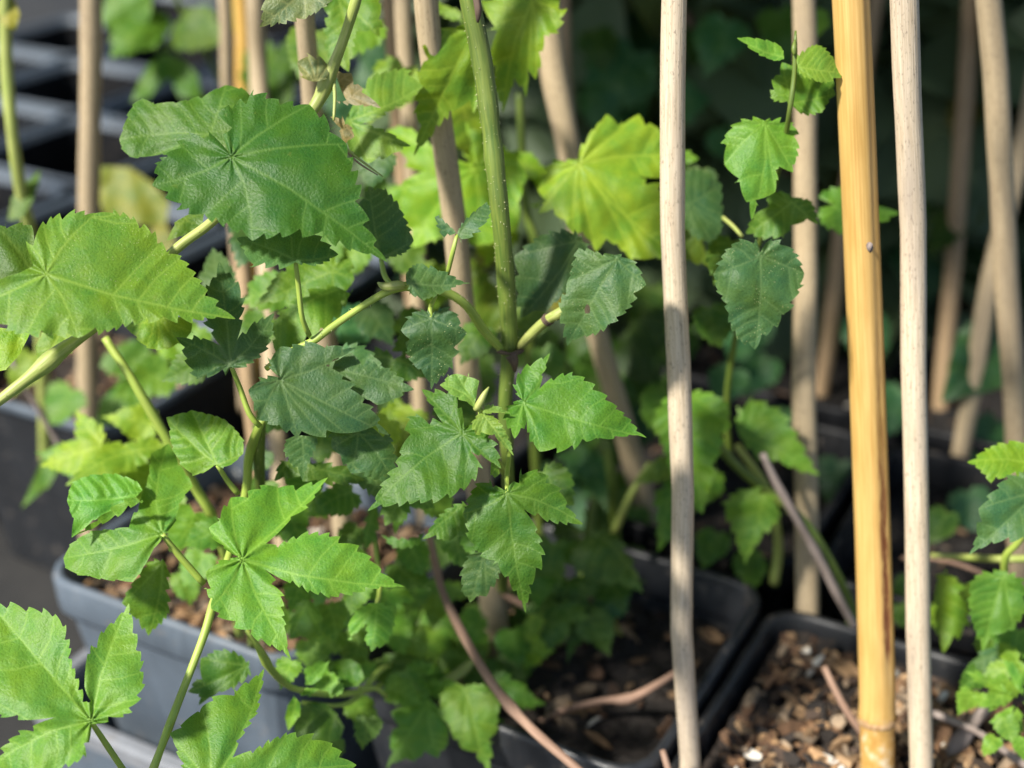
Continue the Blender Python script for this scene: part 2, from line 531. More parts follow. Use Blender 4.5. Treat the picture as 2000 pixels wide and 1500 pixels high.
LEAF_N = [0]
def leaf(plant, J, outline, d, gx=0.0, gy=-0.35, col='mid', teeth=None, kd=0.33, h=4.0, quilt=1.0, droop=0.10, fold=0.05, wave=1.0,
         tint=1.0, speck=0.0, label=None, pet=None, pw=11, pmat=None, holes=(), vein_w=1.0, raw=False, name='leaf'):
    LEAF_N[0] += 1
    seed = LEAF_N[0]
    d = float(near(d))
    g = rng(seed * 7 + 1)
    J = np.array(J, float)
    ring, pts = serrate(parse(outline), teeth, kd, seed, J, raw)
    # thin out ring points that sit closer than about half the mesh step
    keep = [0]
    for i in range(1, len(ring)):
        if np.linalg.norm(ring[i] - ring[keep[-1]]) > h * 0.33: keep.append(i)
    ring = ring[keep]
    mn, mx = ring.min(0), ring.max(0)
    size = np.linalg.norm(mx - mn)
    ys = np.arange(mn[1], mx[1], h * 0.87)
    X = []
    for k, y in enumerate(ys):
        xs = np.arange(mn[0] + (h * 0.5 if k % 2 else 0), mx[0], h)
        X.append(np.stack([xs + g.normal(0, h * 0.06, len(xs)), np.full(len(xs), y) + g.normal(0, h * 0.06, len(xs))], -1))
    X = np.vstack(X)
    X = X[inside(ring, X)]
    # keep interior points off the border
    dm = np.full(len(X), 1e9)
    for a, b in zip(ring, np.roll(ring, -1, 0)):
        d_ = seg_dist(X, a, b)[0]
        dm = np.minimum(dm, d_)
    ok = dm > h * 0.45
    for hx, hy, hr in holes:
        ok &= np.hypot(X[:, 0] - hx, (X[:, 1] - hy) * 0.45) > hr
    X = X[ok]; dm = dm[ok]
    allp = np.vstack([ring, X])
    marg = np.concatenate([np.zeros(len(ring)), dm])
    nr = len(ring)
    res = delaunay_2d_cdt([Vector((float(p[0]), float(p[1]))) for p in allp], [], [list(range(nr))], 1, 1e-5)
    vo, fo, orig = res[0], res[2], res[3]
    P = np.array([(v.x, v.y) for v in vo])
    fo = [tuple(f) for f in fo]
    if holes:
        C = np.array([P[list(f)].mean(0) for f in fo])
        bad = np.zeros(len(fo), bool)
        for hx, hy, hr in holes:
            bad |= np.hypot(C[:, 0] - hx, (C[:, 1] - hy) * 0.45) < hr * 0.85
        fo = [f for f, b_ in zip(fo, bad) if not b_]
    mg = np.array([marg[o[0]] if o else 0 for o in orig])
    # ---- ribs: one from the junction to every lobe tip, side ribs from these to the teeth
    mains = []
    for t, u, v in pts:
        if t == 'T':
            T = np.array([u, v])
            D = T - J
            perp = np.array([-D[1], D[0]]) * g.normal(0, 0.035)
            mains.append(np.array([J, J + D * 0.35 + perp, J + D * 0.7 + perp * 0.8, T]))
    segs = []
    for mcur in mains:
        for a, b, w0, w1 in zip(mcur[:-1], mcur[1:], (1.0, 0.8, 0.55), (0.8, 0.55, 0.25)):
            segs.append((a, b, w0, w1, 1))
    ends = []
    for i, (t, u, v) in enumerate(pts):
        if t: continue
        Q = np.array([u, v])
        if any(np.linalg.norm(Q - e) < size * 0.062 for e in ends): continue
        if any(np.linalg.norm(Q - m_[-1]) < size * 0.07 for m_ in mains): continue
        best = None
        for mcur in mains:
            D = mcur[-1] - J; Ld = np.linalg.norm(D)
            tq = (Q - J) @ D / Ld**2
            pd = abs((Q - J)[0] * D[1] - (Q - J)[1] * D[0]) / Ld
            if tq < 0.02: sc = 1e5 + np.linalg.norm(Q - J)
            else: sc = pd / max(0.25, min(1.0, tq + 0.35)) + max(0, tq - 1) * Ld * 2
            if best is None or sc < best[0]: best = (sc, mcur, tq, pd, Ld)
        if best is None: continue
        sc, mcur, tq, pd, Ld = best
        if sc >= 1e5:
            s0 = 0.0
        else:
            s0 = max(0.05, min(0.93, tq - 0.62 * pd / Ld))
        st = (J + (mcur[-1] - J) * s0) if s0 > 0 else J
        # slide the start onto the drawn rib
        mm = catmull(mcur, 40); st = mm[np.argmin(np.linalg.norm(mm - st, axis=1))]
        D = Q - st
        if np.linalg.norm(D) < 12: continue
        ends.append(Q)
        tang = (mcur[-1] - J) / (Ld + 1e-9)
        c1 = st + D * 0.5 - tang * (D @ tang) * 0.10 + np.array([-D[1], D[0]]) * g.normal(0, 0.03)
        segs.append((st, c1, 0.55, 0.4, 0)); segs.append((c1, Q * 0.94 + st * 0.06, 0.4, 0.15, 0))
    vein = np.zeros(len(P)); dv = np.full(len(P), 1e9); dmain = np.full(len(P), 1e9)
    kw = max(0.85, size / 470.0) * vein_w
    for a, b, w0, w1, ismain in segs:
        dd, t = seg_dist(P, a, b)
        wd = (w0 * (1 - t) + w1 * t)
        wpx = (0.9 + 1.5 * wd) * kw
        vein = np.maximum(vein, np.exp(-(dd / wpx) ** 2) * (0.62 + 0.38 * wd))
        dv = np.minimum(dv, dd)
        if ismain: dmain = np.minimum(dmain, dd)
    # ---- relief (pixels, converted with the depth): + = towards the viewer
    r = np.linalg.norm(P - J, axis=1)
    Rm = r.max() + 1e-6
    q = (1 - np.exp(-(dv / (size * 0.034 + 2)) ** 2)) * size * 0.0095 * quilt * np.clip(np.linalg.norm(P - J, axis=1) / (size * 0.16), 0, 1) ** 1.5
    rel = q.copy()
    rel += fold * np.minimum(dmain, size * 0.2) * np.clip(r / (size * 0.2), 0, 1)
    rel -= droop * size * (r / Rm) ** 2
    ph = g.uniform(0, 6.28, 6); kx = g.normal(0, 1, (3, 2))
    W = np.zeros(len(P))
    for i in range(3):
        kv = kx[i] / np.linalg.norm(kx[i]) * (2 * math.pi / (size * (0.75 - 0.2 * i)))
        W += np.sin(P @ kv + ph[i]) * (0.022 - 0.005 * i)
    rel += W * size * wave
    pk = np.zeros(len(P))
    for i in range(6):
        th = g.uniform(0, 6.28); kv = np.array([math.cos(th), math.sin(th)]) * 2 * math.pi / (size * g.uniform(0.07, 0.16))
        pk += np.sin(P @ kv + g.uniform(0, 6.28))
    rel += pk * size * 0.0005 * wave * (1 - vein)
    # ruffled edge
    ang = np.arctan2(P[:, 1] - J[1], P[:, 0] - J[0])
    rel += np.sin(ang * 9 + ph[3]) * np.exp(-mg / (size * 0.05)) * size * 0.012 * wave
    # ---- to the world
    c0 = ring.mean(0)
    x0, y0 = (c0[0] - 1000) / FPX, (c0[1] - 750) / FPX
    X0, Y0 = x0 * d, y0 * d
    un, vn = (P[:, 0] - 1000) / FPX, (P[:, 1] - 750) / FPX
    dep = (d - gx * X0 - gy * Y0) / (1 - gx * un - gy * vn)
    dep = dep - (rel - rel.mean()) * d / FPX
    Wd = unproj(P[:, 0], P[:, 1], dep)
    s = d / FPX * 100.0
    luv = np.stack([(P[:, 0] - J[0]) * s, (P[:, 1] - J[1]) * s, np.full(len(P), seed * 1.37)], -1)
    # upper side towards the viewer
    f0 = fo[len(fo) // 2]
    a, b, c = Wd[f0[0]], Wd[f0[1]], Wd[f0[2]]
    if np.dot(np.cross(b - a, c - a), np.array([0, 0, CAMZ]) - a) < 0:
        fo = [f[::-1] for f in fo]
    o = make(name, Wd, fo, M_LEAF, plant, attrs={'vein': vein, 'luv': luv, 'margin': np.exp(-mg / 2.5)})
    cc = np.array(COLS[col] if isinstance(col, str) else col) * tint * (1 + g.normal(0, 0.05, 3))
    o.color = (*np.clip(cc, 0.003, 0.9).tolist(), 1.0 - speck)
    if label: o['label'] = label
    if pet:
        jd = float(np.interp(dep[np.argmin(r)], [0.0675, 0.4675, 0.5775, 0.75, 9.0], [0.0, 0.40, 0.60, 0.75, 9.0]))
        pp = [(J[0], J[1], jd + 0.0015, pw * 0.8)] + [(p[0], p[1], p[2] if len(p) > 2 else jd + 0.004 + 0.012 * (i + 1), pw) for i, p in enumerate(pet)]
        stem('petiole', pp, pmat or M_LIME, o, nseg=10, seed=seed)
    return o

# ------------------------------------------------------------------ ground
gs = 40.0
go = make('ground', [(-gs, -gs, 0), (gs, -gs, 0), (gs, gs, 0), (-gs, gs, 0)], [(0, 1, 2, 3)], M_GROUND, smooth=False)
tag(go, kind='structure')

# ------------------------------------------------------------------ pots
AX = np.array([0.88, -0.475]); BX = np.array([0.475, 0.88])
SIDE, STEP = 0.176, 0.184
def rsq(cx, cy, half, rad, z, k=5):
    pts = []
    for q, (sx, sy) in enumerate(((1, 1), (-1, 1), (-1, -1), (1, -1))):
        for i in range(k):
            a = math.pi / 2 * (q + i / (k - 1))
            x = sx * (half - rad) + rad * math.cos(a); y = sy * (half - rad) + rad * math.sin(a)
            p = np.array([cx, cy]) + AX * x + BX * y
            pts.append((p[0], p[1], z))
    return pts
def loft(loops, cap0=False, cap1=False):
    n = len(loops[0]); V = [p for L in loops for p in L]; F = []
    for i in range(len(loops) - 1):
        for j in range(n):
            k = (j + 1) % n
            F.append((i * n + j, i * n + k, (i + 1) * n + k, (i + 1) * n + j))
    if cap0: F.append(tuple(range(n))[::-1])
    if cap1: F.append(tuple((len(loops) - 1) * n + j for j in range(n)))
    return V, F
def pot(cx, cy, label, mat, group, hgt=0.16, half=SIDE / 2, rim=None, lip=0.022):
    t = empty('plant_pot', (cx, cy, 0), label, 'plant pot', group)
    lp = [rsq(cx, cy, half - 0.026, 0.014, 0.0), rsq(cx, cy, half - 0.022, 0.016, 0.004), rsq(cx, cy, half - 0.0055, 0.018, hgt - lip - 0.004),
          rsq(cx, cy, half - 0.0085, 0.017, hgt - lip - 0.004), rsq(cx, cy, half - 0.025, 0.016, 0.006)]
    V, F = loft(lp, True, True)
    make('body', V, F, mat, t, smooth=False)
    zl = hgt - lip
    lr = [rsq(cx, cy, half - 0.0085, 0.018, zl - 0.002), rsq(cx, cy, half - 0.002, 0.020, zl - 0.003), rsq(cx, cy, half - 0.0005, 0.021, zl), rsq(cx, cy, half, 0.021, hgt - 0.003),
          rsq(cx, cy, half - 0.001, 0.020, hgt - 0.0006), rsq(cx, cy, half - 0.003, 0.019, hgt), rsq(cx, cy, half - 0.0048, 0.018, hgt - 0.0008),
          rsq(cx, cy, half - 0.0056, 0.018, hgt - 0.003), rsq(cx, cy, half - 0.0085, 0.018, zl - 0.002)]
    V, F = loft(lr)
    make('rim', V, F, rim or mat, t, smooth=True)
    return t
CHIPC = np.array([(0.42, 0.26, 0.13), (0.30, 0.17, 0.085), (0.50, 0.33, 0.18), (0.14, 0.075, 0.04), (0.07, 0.045, 0.03), (0.22, 0.12, 0.06), (0.035, 0.026, 0.02), (0.36, 0.27, 0.18)])
def soil(cx, cy, z, nchips, seed, tone=1.0, half=SIDE / 2 - 0.0105, big=1.0, weights=None):
    g = rng(seed)
    V, F, C = [], [], []
    n = 34
    for i in range(n + 1):
        for j in range(n + 1):
            x = -1 + 2 * i / n; y = -1 + 2 * j / n
            p = np.array([cx, cy]) + AX * x * half + BX * y * half
            hh = 0.003 * math.sin(9 * x + seed) * math.cos(7 * y) + g.normal(0, 0.0016)
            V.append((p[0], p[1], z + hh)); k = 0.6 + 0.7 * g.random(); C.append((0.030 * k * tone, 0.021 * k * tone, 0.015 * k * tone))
    for i in range(n):
        for j in range(n):
            a = i * (n + 1) + j
            F.append((a, a + n + 1, a + n + 2, a + 1))
    for _ in range(nchips):
        x, y = g.uniform(-0.93, 0.93, 2)
        p = np.array([cx, cy]) + AX * x * half + BX * y * half
        l_ = 0.0058 * big * (0.35 + 1.2 * g.random() ** 1.5); w_ = l_ * (0.18 + 0.34 * g.random()); t_ = 0.0005 + 0.0010 * g.random()
        rot = np.linalg.qr(g.normal(0, 1, (3, 3)))[0]
        ax = np.array([math.cos(g.uniform(0, 6.28)), math.sin(g.uniform(0, 6.28)), g.normal(0, 0.35)]); ax /= np.linalg.norm(ax)
        nz_ = np.array([g.normal(0, 0.6), g.normal(0, 0.6), 1.0]); nz_ -= ax * nz_.dot(ax); nz_ /= np.linalg.norm(nz_)
        bx = np.cross(nz_, ax)
        c = np.array([p[0], p[1], z + 0.0015 + 0.004 * g.random()])
        k = len(V)
        prof = [(-1, -0.35), (-0.5, -0.9), (0.3, -1), (1, -0.3), (0.8, 0.5), (0.1, 1), (-0.7, 0.7)]
        pr = [(a * (1 + g.normal(0, 0.15)), b * (1 + g.normal(0, 0.2))) for a, b in prof]
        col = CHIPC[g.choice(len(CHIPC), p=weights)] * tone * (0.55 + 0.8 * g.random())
        if g.random() < 0.02: col = np.array([0.55, 0.53, 0.47])
        m_ = len(pr)
        for s in (1, -1):
            for a, b in pr:
                q = c + ax * a * l_ + bx * b * w_ + nz_ * (s * t_ - 0.12 * l_ * a * a)
                V.append(tuple(q)); C.append(tuple(col))
        F.append(tuple(range(k, k + m_))); F.append(tuple(range(k + 2 * m_ - 1, k + m_ - 1, -1)))
        for j in range(m_):
            j2 = (j + 1) % m_
            F.append((k + j, k + m_ + j, k + m_ + j2, k + j2))
    o = make('bark_mulch', V, F, M_SOIL, None, smooth=False, attrs={'chip': C})
    return tag(o, kind='stuff')
P1c = np.array([-0.269, 0.667]) + (AX + BX) * SIDE / 2
rows = {}
def grid(i, j): return P1c + AX * STEP * i + BX * STEP * j
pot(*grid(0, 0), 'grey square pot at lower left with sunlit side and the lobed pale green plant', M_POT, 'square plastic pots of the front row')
pot(*(grid(1, 0) + AX * .010 + BX * .010), 'grey square pot, coloured dark for its shade, in the middle of the front row holding the seedlings', M_POT_SHADE, 'square plastic pots of the front row')
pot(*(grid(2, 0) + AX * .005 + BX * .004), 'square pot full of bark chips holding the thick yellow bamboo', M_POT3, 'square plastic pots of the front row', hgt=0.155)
soil(*grid(0, 0), 0.142, 620, 1, tone=.62)
soil(*(grid(1, 0) + AX * .010 + BX * .010), 0.128, 110, 2, tone=0.42)  # compost tone lowered to stand for the shade on this pot
soil(*(grid(2, 0) + AX * .005 + BX * .004), 0.144, 1000, 3, tone=0.7, big=1.0)
k_ = 0
back_lab = ['dark pot directly behind the lower left grey pot', 'dark pot behind the middle seedling pot', 'dark pot behind the bark filled pot', 'dark pot at right edge behind the thin leaning canes']
for q, (i, j) in enumerate(((0, 1), (1, 1), (2, 1), (3, 1))):
    pot(*(grid(i, j) + AX * .016 * (i > 0) + BX * .024 * (i > 0)), back_lab[q], M_POT_SHADE if q == 0 else M_BLACK, 'square pots of the second row')
    soil(*(grid(i, j) + AX * .016 * (i > 0) + BX * .024 * (i > 0)), 0.13, 60, 10 + q, tone=0.22)  # low tone here and in the third row paints shade into the compost
for q, (i, j) in enumerate(((1, 2), (2, 2), (3, 2), (4, 2))):
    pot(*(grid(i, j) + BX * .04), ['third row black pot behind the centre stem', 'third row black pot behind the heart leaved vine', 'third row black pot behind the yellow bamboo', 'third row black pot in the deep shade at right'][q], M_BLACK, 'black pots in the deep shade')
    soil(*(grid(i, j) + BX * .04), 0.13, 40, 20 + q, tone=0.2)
# loose array of pots at the upper left
P4 = np.array([-0.27, 0.83]) + (-AX + BX) * SIDE / 2
lab4 = []
n4 = 0
for j in range(0, 6):
    for i in range(-4, 4):
        c = P4 + AX * STEP * 1.02 * i + BX * STEP * 1.02 * j
        d_ = CP * c[1] + SP * (CAMZ - 0.16); u_ = 1000 + FPX * c[0] / d_
        v_ = 750 + FPX * (CP * (CAMZ - 0.16) - SP * c[1]) / d_
        if u_ > 620 + 10 * j or u_ < -160 or v_ < -90: continue
        if j == 0 and i > 0: continue
        n4 += 1
        t = pot(c[0], c[1], 'empty black square pot standing among its like at upper left', M_POT_SHADE if j == 0 else M_BLACK, 'empty black pots at upper left', rim=M_POT, lip=0.006)  # rims in lighter grey: their sun highlight is put into the colour
        if j == 0:
            t['label'] = 'grey square pot with brown bark %s' % ['just behind the lower left pot', 'beside the blurred tan cane', 'at the left picture edge', 'far left', 'outermost'][abs(i)]
            t['label'] = t['label'].strip()
            t['group'] = 'grey pots left of the front row'
            soil(c[0], c[1], 0.13, 160, 40 + n4, tone=0.9)
# carrying tray round the two left front pots
def tray():
    t = empty('carry_tray', (float(P1c[0]), float(P1c[1]), 0), 'low pale grey carrying tray in which the lower left pots stand', 'plant tray')
    def rect(gx0, gx1, gy0, gy1, z, rad=0.02):
        pts = []
        for q, (sx, sy) in enumerate(((1, 1), (0, 1), (0, 0), (1, 0))):
            for i in range(5):
                a = math.pi / 2 * (q + i / 4)
                x = (gx1 - rad if sx else gx0 + rad) + rad * math.cos(a); y = (gy1 - rad if sy else gy0 + rad) + rad * math.sin(a)
                p = P1c + AX * x + BX * y
                pts.append((p[0], p[1], z))
        return pts
    E = (-0.10, 0.284, -0.100, 0.100)
    def r_(o, z): return rect(E[0] - o, E[1] + o, E[2] - o, E[3] + o, z)
    V, F = loft([r_(-0.008, 0.003), r_(0, 0.006), r_(0.0, 0.066), r_(-0.002, 0.066), r_(-0.004, 0.0065)], True, True)
    make('tray_wall', V, F, M_POT, t, smooth=False)
    V, F = loft([r_(0.0005, 0.062), r_(0.005, 0.062), r_(0.0055, 0.072), r_(0.004, 0.0745), r_(-0.003, 0.0745), r_(-0.0045, 0.072), r_(-0.0045, 0.064)])
    make('tray_rim', V, F, M_PALE, t, smooth=False)
tray()

# ------------------------------------------------------------------ canes
def cane(label, pts, mat=None, seed=0, wob=0.018, group='bamboo canes standing in the pots', nodes=()):
    path, rad = px_path(pts, 70)
    g = rng(seed + 500)
    k = np.arange(0, 76, 4)
    rad = rad * (1 + wob * np.interp(np.arange(70), k, g.normal(0, 1, len(k))))
    side = np.interp(np.arange(70), np.arange(0, 80, 9), g.normal(0, 0.0007, 9))
    path = path + np.outer(side, [1, 0, 0])
    for t0 in nodes:
        i = np.arange(70) / 69
        rad = rad * (1 + 0.10 * np.exp(-((i - t0) / 0.012) ** 2))
    V, F, PC = tube_data(path, rad, 22)
    o = make('bamboo_cane', V, F, mat or M_CANE, None, attrs={'pc': PC})
    return tag(o, label, 'cane', group)
cane('pale weathered cane straight right of centre, sharpest of the canes', [(1318, -320, .545, 52), (1316, 0, .575, 50), (1322, 600, .62, 47), (1335, 1050, .645, 44), (1347, 1500, .678, 40), (1352, 1640, .687, 39)], seed=1)
cane('pale pinkish cane just right of the yellow bamboo', [(1757, -320, .535, 60), (1766, 0, .565, 57), (1784, 500, .62, 52), (1795, 1000, .645, 47), (1798, 1500, .675, 45), (1799, 1640, .684, 45)], seed=2)
cane('blurred pale cane near the right edge', [(1920, -250, .66, 54), (1936, 0, .69, 51), (1962, 430, .74, 47), (1985, 860, .80, 43), (1992, 1300, .86, 40)], M_CANE3, seed=3)
cane('tan cane rising behind the heart shaped leaves', [(1568, -250, .70, 47), (1571, 0, .72, 46), (1573, 640, .76, 46), (1576, 1262, .79, 46), (1577, 1290, .79, 46)], M_CANE3, seed=4)
cane('dim brown cane leaning behind the rightmost canes', [(1912, -150, .95, 38), (1900, 0, .97, 37), (1868, 400, 1.0, 35), (1838, 800, 1.04, 33), (1812, 1120, 1.1, 30)], M_CANE2, seed=5)
cane('grey brown cane leaning left, crossing behind the right edge cane', [(2060, -60, .84, 40), (2005, 250, .87, 38), (1945, 500, .90, 37), (1893, 780, .93, 36), (1848, 1065, .97, 34), (1836, 1140, .98, 34)], M_CANE3, seed=6)
cane('thin brown cane slanting behind the yellow bamboo', [(1745, -120, .96, 28), (1717, 0, .98, 28), (1660, 330, 1.0, 30), (1613, 700, 1.05, 32), (1585, 900, 1.1, 32)], M_CANE2, seed=7)
cane('faint brown cane deep in the dark foliage', [(1465, -100, 1.1, 30), (1460, 100, 1.12, 30), (1452, 400, 1.16, 28), (1446, 700, 1.2, 26)], M_CANE2, seed=8)
cane('tan cane crossing behind the thick green stem', [(818, -260, .60, 50), (830, 0, .625, 48), (866, 280, .655, 47), (892, 500, .68, 47), (914, 735, .71, 48), (945, 1000, .745, 50), (972, 1250, .785, 52), (996, 1480, .83, 52)], M_CANE3, seed=9)
cane('pale cane emerging above the two ribbed hero leaves', [(588, -250, .63, 40), (594, 0, .66, 39), (608, 220, .69, 39), (633, 620, .73, 40), (668, 1000, .78, 40), (690, 1260, .815, 38), (694, 1330, .82, 38)], M_CANE3, seed=10)
cane('brownish cane left of the two close canes at top centre', [(752, -200, .78, 30), (757, 0, .80, 29), (775, 250, .83, 29), (800, 520, .86, 29), (822, 820, .9, 29), (842, 1110, .94, 30)], M_CANE2, seed=11)
cane('tan cane beside the brownish one at top centre', [(783, -200, .74, 36), (789, 0, .76, 35), (806, 300, .79, 34), (817, 560, .82, 33), (826, 860, .86, 33), (840, 1130, .9, 33)], M_CANE3, seed=12)
cane('leaning cane behind the broad yellow leaf', [(1062, -220, .74, 56), (1074, 60, .76, 55), (1112, 300, .78, 48), (1160, 620, .82, 44), (1225, 860, .85, 44), (1266, 1020, .88, 45), (1297, 1200, .92, 46)], M_CANE3, seed=13, wob=0.03)
cane('thin cane upright behind the leaning one', [(1098, -200, .9, 26), (1103, 60, .92, 26), (1108, 180, .94, 25), (1120, 420, .98, 24), (1140, 700, 1.05, 24)], M_CANE2, seed=14)
cane('blurred tan cane at far left before the black pots', [(182, -250, .80, 45), (178, 0, .82, 43), (174, 450, .88, 42), (176, 880, .95, 41), (182, 1160, 1.0, 39)], M_CANE3, seed=15)
cane('left of the two tan canes behind the ribbed leaf', [(436, -200, .88, 26), (440, 0, .90, 26), (446, 200, .93, 25), (462, 480, .98, 25), (480, 800, 1.04, 25)], M_CANE3, seed=16)
cane('narrow orange yellow cane between two tan canes', [(466, -200, .94, 34), (470, 0, .96, 33), (476, 200, .98, 32), (486, 480, 1.03, 32), (500, 820, 1.1, 32)], None, seed=17)
cane('tan cane beside the narrow orange one, pinkish lower down', [(492, -200, .84, 40), (499, 0, .86, 38), (508, 200, .88, 36), (521, 540, .84, 34), (536, 800, .83, 34), (548, 960, .83, 34), (566, 1200, .85, 34)], M_CANE3, seed=18)
cane('brown shaded cane standing behind the dark three lobed leaf', [(458, 240, .77, 32), (470, 470, .77, 32), (480, 640, .77, 32), (488, 800, .775, 31), (502, 1000, .79, 31), (516, 1180, .81, 31)], M_CANE2, seed=19)

# yellow bamboo with its groove and node
def yellow_bamboo():
    pts = [(1640, -330, .56, 76), (1662, 0, .585, 73), (1684, 500, .625, 70), (1703, 1000, .655, 69), (1712, 1300, .670, 70), (1713, 1400, .675, 68), (1714, 1520, .682, 64), (1714, 1640, .688, 64)]
    path, rad = px_path(pts, 160)
    nseg = 48
    ang = np.linspace(0, 2 * math.pi, nseg, endpoint=False)
    t = np.linspace(0, 1, 160)
    vv = catmull([(p[1], p[0]) for p in pts], 160)[:, 0]
    prof = np.ones((160, nseg))
    # groove on the right, seen from the front; angle 0 faces the viewer
    for i in range(160):
        dd = np.angle(np.exp(1j * (ang - np.interp(vv[i], [0, 1000], [-0.80, -0.55]))))
        dep = 0.09 if vv[i] < 1290 else max(0, 0.09 * (1 - (vv[i] - 1290) / 80))
        prof[i] -= dep * np.exp(-(dd / 0.27) ** 2)
    ringb = np.exp(-((vv - 1400) / 16) ** 2) * 0.07 - np.exp(-((vv - 1425) / 12) ** 2) * 0.03
    rad = rad * (1 + ringb)
    T = np.gradient(path, axis=0)
    V, F, PC = tube_data(path, rad, nseg, profile=lambda a: prof)
    gro = np.zeros(len(V)); dark = np.zeros(len(V)); low = np.zeros(len(V))
    for i in range(160):
        dd = np.angle(np.exp(1j * (ang - np.interp(vv[i], [0, 1000], [-0.80, -0.55]))))
        gro[i * nseg:(i + 1) * nseg] = np.exp(-(dd / 0.30) ** 4) * (1 if vv[i] < 1330 else 0)
        stain = np.interp(vv[i], [0, 600, 850, 1000, 1260, 1300], [0.12, 0.2, 0.55, 1, 1, 0])
        dark[i * nseg:(i + 1) * nseg] = np.exp(-((dd - 0.06) / 0.34) ** 4) * stain
        low[i * nseg:(i + 1) * nseg] = np.clip((vv[i] - 1385) / 40, 0, 1)
    g = empty('yellow_bamboo', tuple(path[-1]), 'thick glossy yellow bamboo with dark grooved streak and low node', 'bamboo cane', None)
    make('culm', V, F, M_YEL, g, attrs={'pc': PC, 'gro': gro, 'dark': dark, 'low': low})
    # ragged sheath remains at the node
    i0 = int(np.argmin(abs(vv - 1402)))
    VV, FF = [], []
    gg = rng(77)
    c, r_ = path[i0], rad[i0] * 1.03
    up = path[i0 - 4] - path[i0]; up /= np.linalg.norm(up)
    a = np.cross(up, [0, 1, 0]); a /= np.linalg.norm(a); b = np.cross(up, a)
    for k in range(56):
        th = k / 56 * 2 * math.pi
        h1 = 0.0011 + 0.0022 * gg.random() * (gg.random() > 0.35)
        e = a * math.cos(th) + b * math.sin(th)
        VV += [tuple(c + e * r_ - up * 0.0016), tuple(c + e * (r_ + 0.0006) + up * 0.0002), tuple(c + e * (r_ + 0.0002) + up * h1)]
    for k in range(56):
        k2 = (k + 1) % 56
        for s in range(2):
            FF.append((3 * k + s, 3 * k2 + s, 3 * k2 + s + 1, 3 * k + s + 1))
    make('node_ring', VV, FF, M_RAG, g, attrs={'pc': VV})
    # tiny snail-like bud on the culm
    bp_ = [(1698, 480, .6215, 3), (1698, 478, .6065, 12), (1699, 484, .6055, 13), (1700, 492, .611, 4)]
    stem('bud_scar', bp_, M_GTWIG, g, nseg=10)
def yellow_mat():
    m, n, l = mat_new('yellow_bamboo_skin')
    b = n['Principled BSDF']
    pc = attr(n, 'pc')
    f = noise(n, l, mapping(n, l, pc, (1100, 1100, 20)), 1.0, 4, 0.6)
    r = ramp(n, [(0.3, (0.48, 0.285, 0.080)), (0.72, (0.65, 0.43, 0.15))]); l.new(f, r.inputs[0])
    f2 = noise(n, l, mapping(n, l, pc, (130, 130, 22)), 1.0, 3)
    r2 = ramp(n, [(0.42, (1, 1, 1)), (0.75, (0.80, 0.74, 0.60))]); l.new(f2, r2.inputs[0])
    c = mixc(n, l, 1.0, r.outputs[0], r2.outputs[0], 'MULTIPLY')
    gro = attr(n, 'gro', 'Fac'); dark = attr(n, 'dark', 'Fac'); low = attr(n, 'low', 'Fac')
    fs = noise(n, l, mapping(n, l, pc, (1600, 1600, 30)), 1.0, 4)
    rs = ramp(n, [(0.3, (0.50, 0.28, 0.05)), (0.7, (0.60, 0.42, 0.20))]); l.new(fs, rs.inputs[0])
    c = mixc(n, l, mth(n, l, 'MULTIPLY', gro, 0.6), c, rs.outputs[0])
    fd = noise(n, l, mapping(n, l, pc, (700, 700, 70)), 1.0, 4, 0.7)
    rd = ramp(n, [(0.36, (1, 1, 1)), (0.52, (0, 0, 0))]); l.new(mth(n, l, 'SUBTRACT', fd, mth(n, l, 'MULTIPLY', dark, 0.16)), rd.inputs[0])
    c = mixc(n, l, mth(n, l, 'MULTIPLY', rd.outputs[0], dark), c, (0.17, 0.05, 0.018))
    fl = noise(n, l, mapping(n, l, pc, (170, 170, 130)), 1.0, 4)
    rl = ramp(n, [(0.35, (0.44, 0.24, 0.06)), (0.52, (0.55, 0.33, 0.10)), (0.68, (0.66, 0.54, 0.36))]); l.new(fl, rl.inputs[0])
    c = mixc(n, l, low, c, rl.outputs[0])
    l.new(c, b.inputs['Base Color']); b.inputs['Roughness'].default_value = 0.42
    bp = N(n, 'ShaderNodeBump'); bp.inputs['Strength'].default_value = 0.25; bp.inputs['Distance'].default_value = 0.0004
    l.new(f, bp.inputs['Height']); l.new(bp.outputs[0], b.inputs['Normal'])
    return m
M_YEL = yellow_mat()
M_RAG = stem_material('ragged_sheath', (0.30, 0.16, 0.06), (0.50, 0.34, 0.18), 0.8)
yellow_bamboo()
M_ORANGE = cane_material('orange_cane', (0.50, 0.29, 0.06), (0.60, 0.37, 0.10), (0.4, 0.22, 0.06))
for o in COL.objects:
    if o.get('label') == 'narrow orange yellow cane between two tan canes':
        o.data.materials.clear(); o.data.materials.append(M_ORANGE)

# ------------------------------------------------------------------ plants
def plant(u, v, d, label, cat='hop plant', group='hop plants tied to the canes'):
    return empty('hop_plant', tuple(unproj(u, v, d)), label, cat, group)

